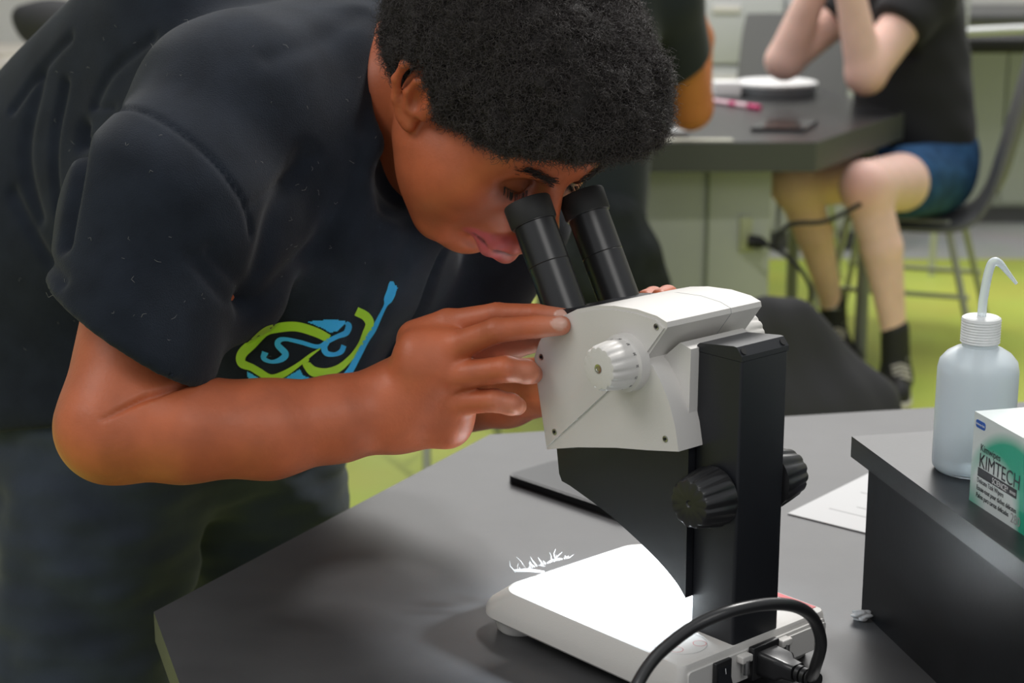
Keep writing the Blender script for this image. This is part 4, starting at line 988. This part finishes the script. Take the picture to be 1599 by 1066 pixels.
# ------------------------------------------------------------------ seated person in denim shorts
M_skin2 = mat('skin_fair', (.82, .54, .46), .5, .4, sss=.15, var=.08, vscale=14); M_tee = mat('tee_black', (.021, .021, .023), .9, .2, sheen=.1)
M_denim = mat('denim_blue', (.025, .075, .17), .85, .2, bump=.6, bscale=260, var=.3, vscale=25)
wp = empty('person', (WX, WY, 0), 0, 'person in black t-shirt and blue denim shorts seated at the background table', 'person')
W = Sdf(); Yc = 5.50
hipc = V3((WX - .03, Yc, .555)); shc = at(1425, -70, Yc); EL1 = at(1352, 116, 5.20); SH1 = at(1445, -15, 5.34); EL2 = at(1225, 95, 5.50); SH2 = at(1370, -25, 5.60)
HD1 = at(1318, -60, EL1[1] - .02); HD2 = at(1290, -60, EL2[1] - .08)
W.cone(hipc + V3((0, 0, .03)), shc, .12, .10, .08, ax=(0, 1, 0), f=1.15); W.cone(SH1, SH2, .065, .065, .06)
W.cone(shc, shc + V3((-.03, 0, .12)), .06, .055, .04)
hd2 = shc + V3((-.09, 0, .235)); W.ell(hd2, (.095, .075, .115), None, .03).ell(hd2 + V3((-.085, 0, -.01)), (.02, .013, .025), None, .015).ell(hd2 + V3((-.05, 0, -.07)), (.04, .04, .04), None, .03)
W.cone(SH1, EL1, .068, .058, .03).cone(EL1, HD1, .058, .038, .02).cone(SH2, EL2, .062, .055, .03).cone(EL2, HD2, .060, .038, .02)
for hp, hs_ in ((HD1, 1), (HD2, -1)):
    W.cone(hp, hp + V3((-.01, .02, .07)), .030, .034, .02)
    for k in range(4): W.cone(hp + V3((-.01, .02 + (k - 1.5) * .017 * hs_, .08)), hp + V3((-.005, .03 + (k - 1.5) * .012, .155 - .01 * abs(k - 1))), .010, .008, .004)
    W.cone(hp + V3((.01, 0, .04)), hp + V3((.03, -.02, .09)), .011, .009, .01)
KN1 = at(1352, 292, 4.80); KN2 = at(1240, 285, 5.05); AN1 = at(1397, 525, 4.80); AN2 = at(1300, 478, 5.22)
H1 = at(1455, 278, 5.38); H2 = V3((H1[0] - .0, 5.60, H1[2]))
W.cone(H1, KN1, .100, .072, .03).chain([KN1, KN1 * .6 + AN1 * .4 + V3((.012, 0, 0)), AN1], [.062, .057, .033], .03)
W.cone(H2, KN2, .100, .072, .03).chain([KN2, KN2 * .6 + AN2 * .4 + V3((.012, 0, 0)), AN2], [.060, .054, .032], .03)
W.cone(AN1, V3((AN1[0] + .01, AN1[1] - .02, .045)), .032, .03, .02); W.cone(AN2, V3((AN2[0] + .02, AN2[1] - .02, .045)), .032, .03, .02)
a_, b_ = W.mesh((.3, 4.5, -.01), (2.0, 6.1, 1.95), .006); a_ = lap(a_, b_, 2)
rdm = np.exp(-(np.minimum(np.linalg.norm(a_ - KN1 - V3((-.03, -.04, 0)), axis=1), np.linalg.norm(a_ - EL1 - V3((0, 0, -.03)), axis=1)) / .06) ** 2)
wb_ = sdfobj('body', a_, b_, M_skin2, wp, dict(red=rdm * .5)); mask_mix(M_skin2, 'red', (.62, .20, .17))
W = Sdf(); W.cone(hipc + V3((-.03, 0, .05)), shc + V3((-.03, 0, 0)), .185, .165, .08, ax=(0, 1, 0), f=1.15).cone(SH1, SH2, .085, .085, .06)
W.cone(SH1, SH1 * .45 + EL1 * .55 + V3((0, 0, .01)), .092, .086, .03).cone(SH2, SH2 * .45 + EL2 * .55, .088, .082, .03)
s1 = EL1 - SH1; s1 /= np.linalg.norm(s1); pe = SH1 * .55 + EL1 * .45
W.fn(lambda p: np.maximum(-((p - pe) @ s1), segdist(p, EL1, SH1) - .115), .01, True)
s2 = EL2 - SH2; s2 /= np.linalg.norm(s2); pe2 = SH2 * .5 + EL2 * .5
W.fn(lambda p: np.maximum(-((p - pe2) @ s2), segdist(p, EL2, SH2) - .11), .01, True)
W.plane((0, 0, .555), (0.0, 0, -1), .01); W.cone(shc + V3((-.03, 0, .10)), shc + V3((-.05, 0, .3)), .07, .1, .01, True)
a_, b_ = W.mesh((.5, 4.6, .3), (2.1, 6.1, 1.7), .007); a_ = lap(a_, b_, 3); n2 = vnormals(a_, b_); a_ = a_ + n2 * (wob(a_ * V3((.8, 1, 1.1)), 20, 5) * .0035)[:, None]
sdfobj('t_shirt', a_, b_, M_tee, wp)
W = Sdf(); W.cone(hipc + V3((0, -.05, .03)), hipc + V3((-.0, .05, .03)), .155, .155, .05)
for h_, k_ in ((H1, KN1), (H2, KN2)):
    e_ = h_ * .60 + k_ * .40; d_ = (k_ - h_) / np.linalg.norm(k_ - h_); W.cone(h_ + V3((.02, 0, .0)), e_, .110, .108, .04)
    W.fn((lambda e, d, kk: (lambda p: np.maximum(-((p - e) @ d), np.linalg.norm(p - kk, axis=1) - .24)))(e_, (d_ + V3((0, 0, .45))) / np.linalg.norm(d_ + V3((0, 0, .45))), k_), .008, True)
a_, b_ = W.mesh((.6, 4.6, .2), (2.1, 6.1, .9), .007); a_ = lap(a_, b_, 3); sdfobj('denim_shorts', a_, b_, M_denim, wp)
hw = Sdf(); hw.ell(hd2 + V3((.02, 0, .025)), (.105, .09, .115), None).ell(hd2 + V3((.06, 0, -.10)), (.05, .07, .13), None, .04).ell(hd2 + V3((-.09, 0, -.06)), (.06, .09, .09), None, .02, True)
a_, b_ = hw.mesh(hd2 - .3, hd2 + .3, .008); sdfobj('hair', a_, b_, mat('hair_brown', (.06, .035, .02), .6, bump=1, bscale=120), wp)
M_shoe = mat('shoe_black', (.015, .015, .016), .6); M_sole = mat('shoe_sole', (.62, .58, .50), .6); M_sock = mat('sock_white', (.7, .7, .7), .9)
for AN, dx, dy in ((AN1, -.02, -.12), (AN2, .03, -.12)):
    z0 = V3((AN[0] + .01, AN[1] + .0, .05)); q = V3((z0[0] + dx, z0[1] + dy, .035)); X = Sdf()
    X.cone(z0, q, .042, .036, .03).cone(z0, AN + V3((0, 0, .02)), .042, .040, .03).plane((0, 0, .016), (0, 0, -1), .003)
    a_, b_ = X.mesh(z0 - .25, z0 + .25, .005); so = sdfobj('shoe', a_, b_, M_shoe, wp)
    X = Sdf(); X.cone(z0 * V3((1, 1, 0)) + V3((0, .01, .016)), q * V3((1, 1, 0)) + V3((0, 0, .016)), .046, .040, .02).plane((0, 0, .0), (0, 0, -1), .002).plane((0, 0, .022), (0, 0, 1), .002)
    a_, b_ = X.mesh(z0 - .25, z0 + .25, .005); sdfobj('sole', a_, b_, M_sole, so)
    for k in range(5):
        c = z0 + V3((-.0, -.028 - k * .013, .052 - k * .0085)) ; c[2] += .012 if k == 0 else 0
        tube('lace', [c + V3((-.024, 0, .0)), c + V3((0, -.006, .010)), c + V3((.024, 0, 0))], .0035, M_sole, so, 6)
    if AN is AN2: lathe('sock', [(0, .041), (.030, .0375)], AN + V3((0, 0, .0)), (0, 0, 1), M_sock, wp, 20)
settle(wp)
# ------------------------------------------------------------------ person with the elbow on the far table
px = at(952, 300, 4.2)[0]; P2Y = 4.22
p2 = empty('person', (px, P2Y, 0), 0, 'person in black t-shirt and dark trousers with an elbow on the background table', 'person')
M_skin3 = mat('skin_tan', (.50, .17, .055), .5, .4, sss=.1); M_tr2 = mat('trousers_black', (.016, .019, .020), .85, .2, bump=.5, bscale=120, var=.3, vscale=14)
EB = at(1078, 168, 4.56); SB = at(1043, 0, 4.40); NK = V3((px + .02, 4.36, 1.30))
W = Sdf(); W.cone((px, P2Y, .62), NK - V3((0, 0, .10)), .068, .085, .08, ax=(1, .5, 0), f=1.1).cone(NK - V3((0, 0, .06)), NK + V3((.03, .05, .10)), .055, .05, .04)
hb = NK + V3((.03, .08, .21)); W.ell(hb, (.075, .092, .11), None, .03).ell(hb + V3((.02, .09, -.02)), (.012, .02, .025), None, .015)
W.cone(NK - V3((0, 0, .09)), SB, .06, .062, .04).cone(SB, EB, .068, .058, .03).cone(EB, at(1090, 60, 4.66), .054, .040, .02).cone(at(1088, 60, 4.66), at(1065, -50, 4.72), .040, .030, .02)
h_ = at(1062, -66, 4.72); W.cone(h_, h_ + V3((-.01, .0, .08)), .030, .034, .02)
for k in range(4): W.cone(h_ + V3((-.01 + (k - 1.5) * .018, 0, .085)), h_ + V3((-.01 + (k - 1.5) * .016, .02, .155 - .008 * abs(k - 1))), .010, .008, .004)
W.cone(h_ + V3((.02, 0, .03)), h_ + V3((.05, 0, .09)), .012, .009, .01)
SB2 = NK + V3((-.16, .12, -.10)); W.cone(NK - V3((0, 0, .09)), SB2, .06, .058, .04).cone(SB2, (px - .12, 4.62, .83), .055, .045, .03).cone((px - .12, 4.62, .83), (px + .02, 4.85, .80), .042, .028, .02).cone((px + .02, 4.85, .80), (px + .09, 4.88, .79), .028, .02, .02)
a_, b_ = W.mesh((-.2, 3.9, .5), (1.0, 5.1, 1.75), .007); a_ = lap(a_, b_, 2)
sdfobj('body', a_, b_, M_skin3, p2)
lathe('wristband', [(0, .043), (.022, .042)], at(1086, 58, 4.662), at(1065, -50, 4.72) - at(1090, 60, 4.66), mat('band_lime', (.45, .62, .05), .5), p2, 24)
W = Sdf(); W.cone((px, P2Y, .62), NK - V3((0, 0, .12)), .086, .105, .08, ax=(1, .5, 0), f=1.1).cone(NK - V3((0, 0, .11)), SB, .085, .083, .04).cone(SB, SB * .4 + EB * .6, .085, .080, .03)
W.cone(NK - V3((0, 0, .11)), SB2, .08, .078, .04).cone(SB2, V3((px - .13, 4.56, .93)), .075, .07, .03)
s3 = EB - SB; s3 /= np.linalg.norm(s3); s3 = s3 + V3((.38, 0, 0)); s3 /= np.linalg.norm(s3); pe3 = at(1066, 100, 4.5)
W.fn(lambda p: np.maximum(-((p - pe3) @ s3), np.linalg.norm(p - EB, axis=1) - .20), .008, True)
a_, b_ = W.mesh((-.2, 3.9, .45), (1.0, 5.1, 1.6), .007); a_ = lap(a_, b_, 3); sdfobj('t_shirt', a_, b_, M_tee2 if 'M_tee2' in globals() else mat('tee_slate', (.014, .018, .020), .9, .2, sheen=.15), p2)
W = Sdf(); W.cone((px - .01, P2Y - .02, .62), (px + .0, P2Y - .02, .48), .094, .105, .05)
W.cone((px + .03, P2Y - .02, .52), (px + .12, P2Y + .10, .30), .090, .082, .05).cone((px + .12, P2Y + .10, .30), (px + .06, P2Y + .2, .05), .075, .06, .03)
W.cone((px - .04, P2Y, .50), (px - .04, P2Y + .3, .42), .09, .08, .05).cone((px - .04, P2Y + .3, .42), (px - .05, P2Y + .3, .05), .075, .06, .03)
W.plane((0, 0, .03), (0, 0, -1), .01)
a_, b_ = W.mesh((-.2, 3.9, -.05), (1.0, 5.1, .85), .007); a_ = lap(a_, b_, 3); n2 = vnormals(a_, b_); a_ = a_ + n2 * (wob(a_, 26, 2) * .005)[:, None]
sdfobj('trousers', a_, b_, M_tr2, p2)
hw = Sdf(); hw.ell(hb + V3((0, -.01, .03)), (.09, .105, .11), None).ell(hb + V3((.02, .10, -.05)), (.07, .05, .08), None, .02, True)
a_, b_ = hw.mesh(hb - .3, hb + .3, .008); sdfobj('hair', a_, b_, MATS['hair_brown'], p2)
for sx_, sy_ in ((px + .06, P2Y + .22), (px - .05, P2Y + .32)):
    X = Sdf(); X.cone((sx_, sy_, .045), (sx_ + .03, sy_ + .13, .03), .042, .034, .02).plane((0, 0, .002), (0, 0, -1), .003)
    a_, b_ = X.mesh((sx_ - .15, sy_ - .15, -.02), (sx_ + .2, sy_ + .3, .15), .006); sdfobj('shoe', a_, b_, M_shoe, p2)
settle(p2)
stl = empty('lab_stool', (px - .0, P2Y - .0, 0), 0, 'dark stool under the person with an elbow on the background table', 'stool')
lathe('seat', [(0, .15), (.03, .16), (.04, .15)], (0, 0, .34), (0, 0, 1), M_chair, stl, 32); tube('leg', [(0, 0, .03), (0, 0, .34)], .03, M_chr, stl, 12); lathe('foot_base', [(0, .2), (.02, .2), (.035, .05)], (0, 0, 0), (0, 0, 1), M_chair, stl, 32)
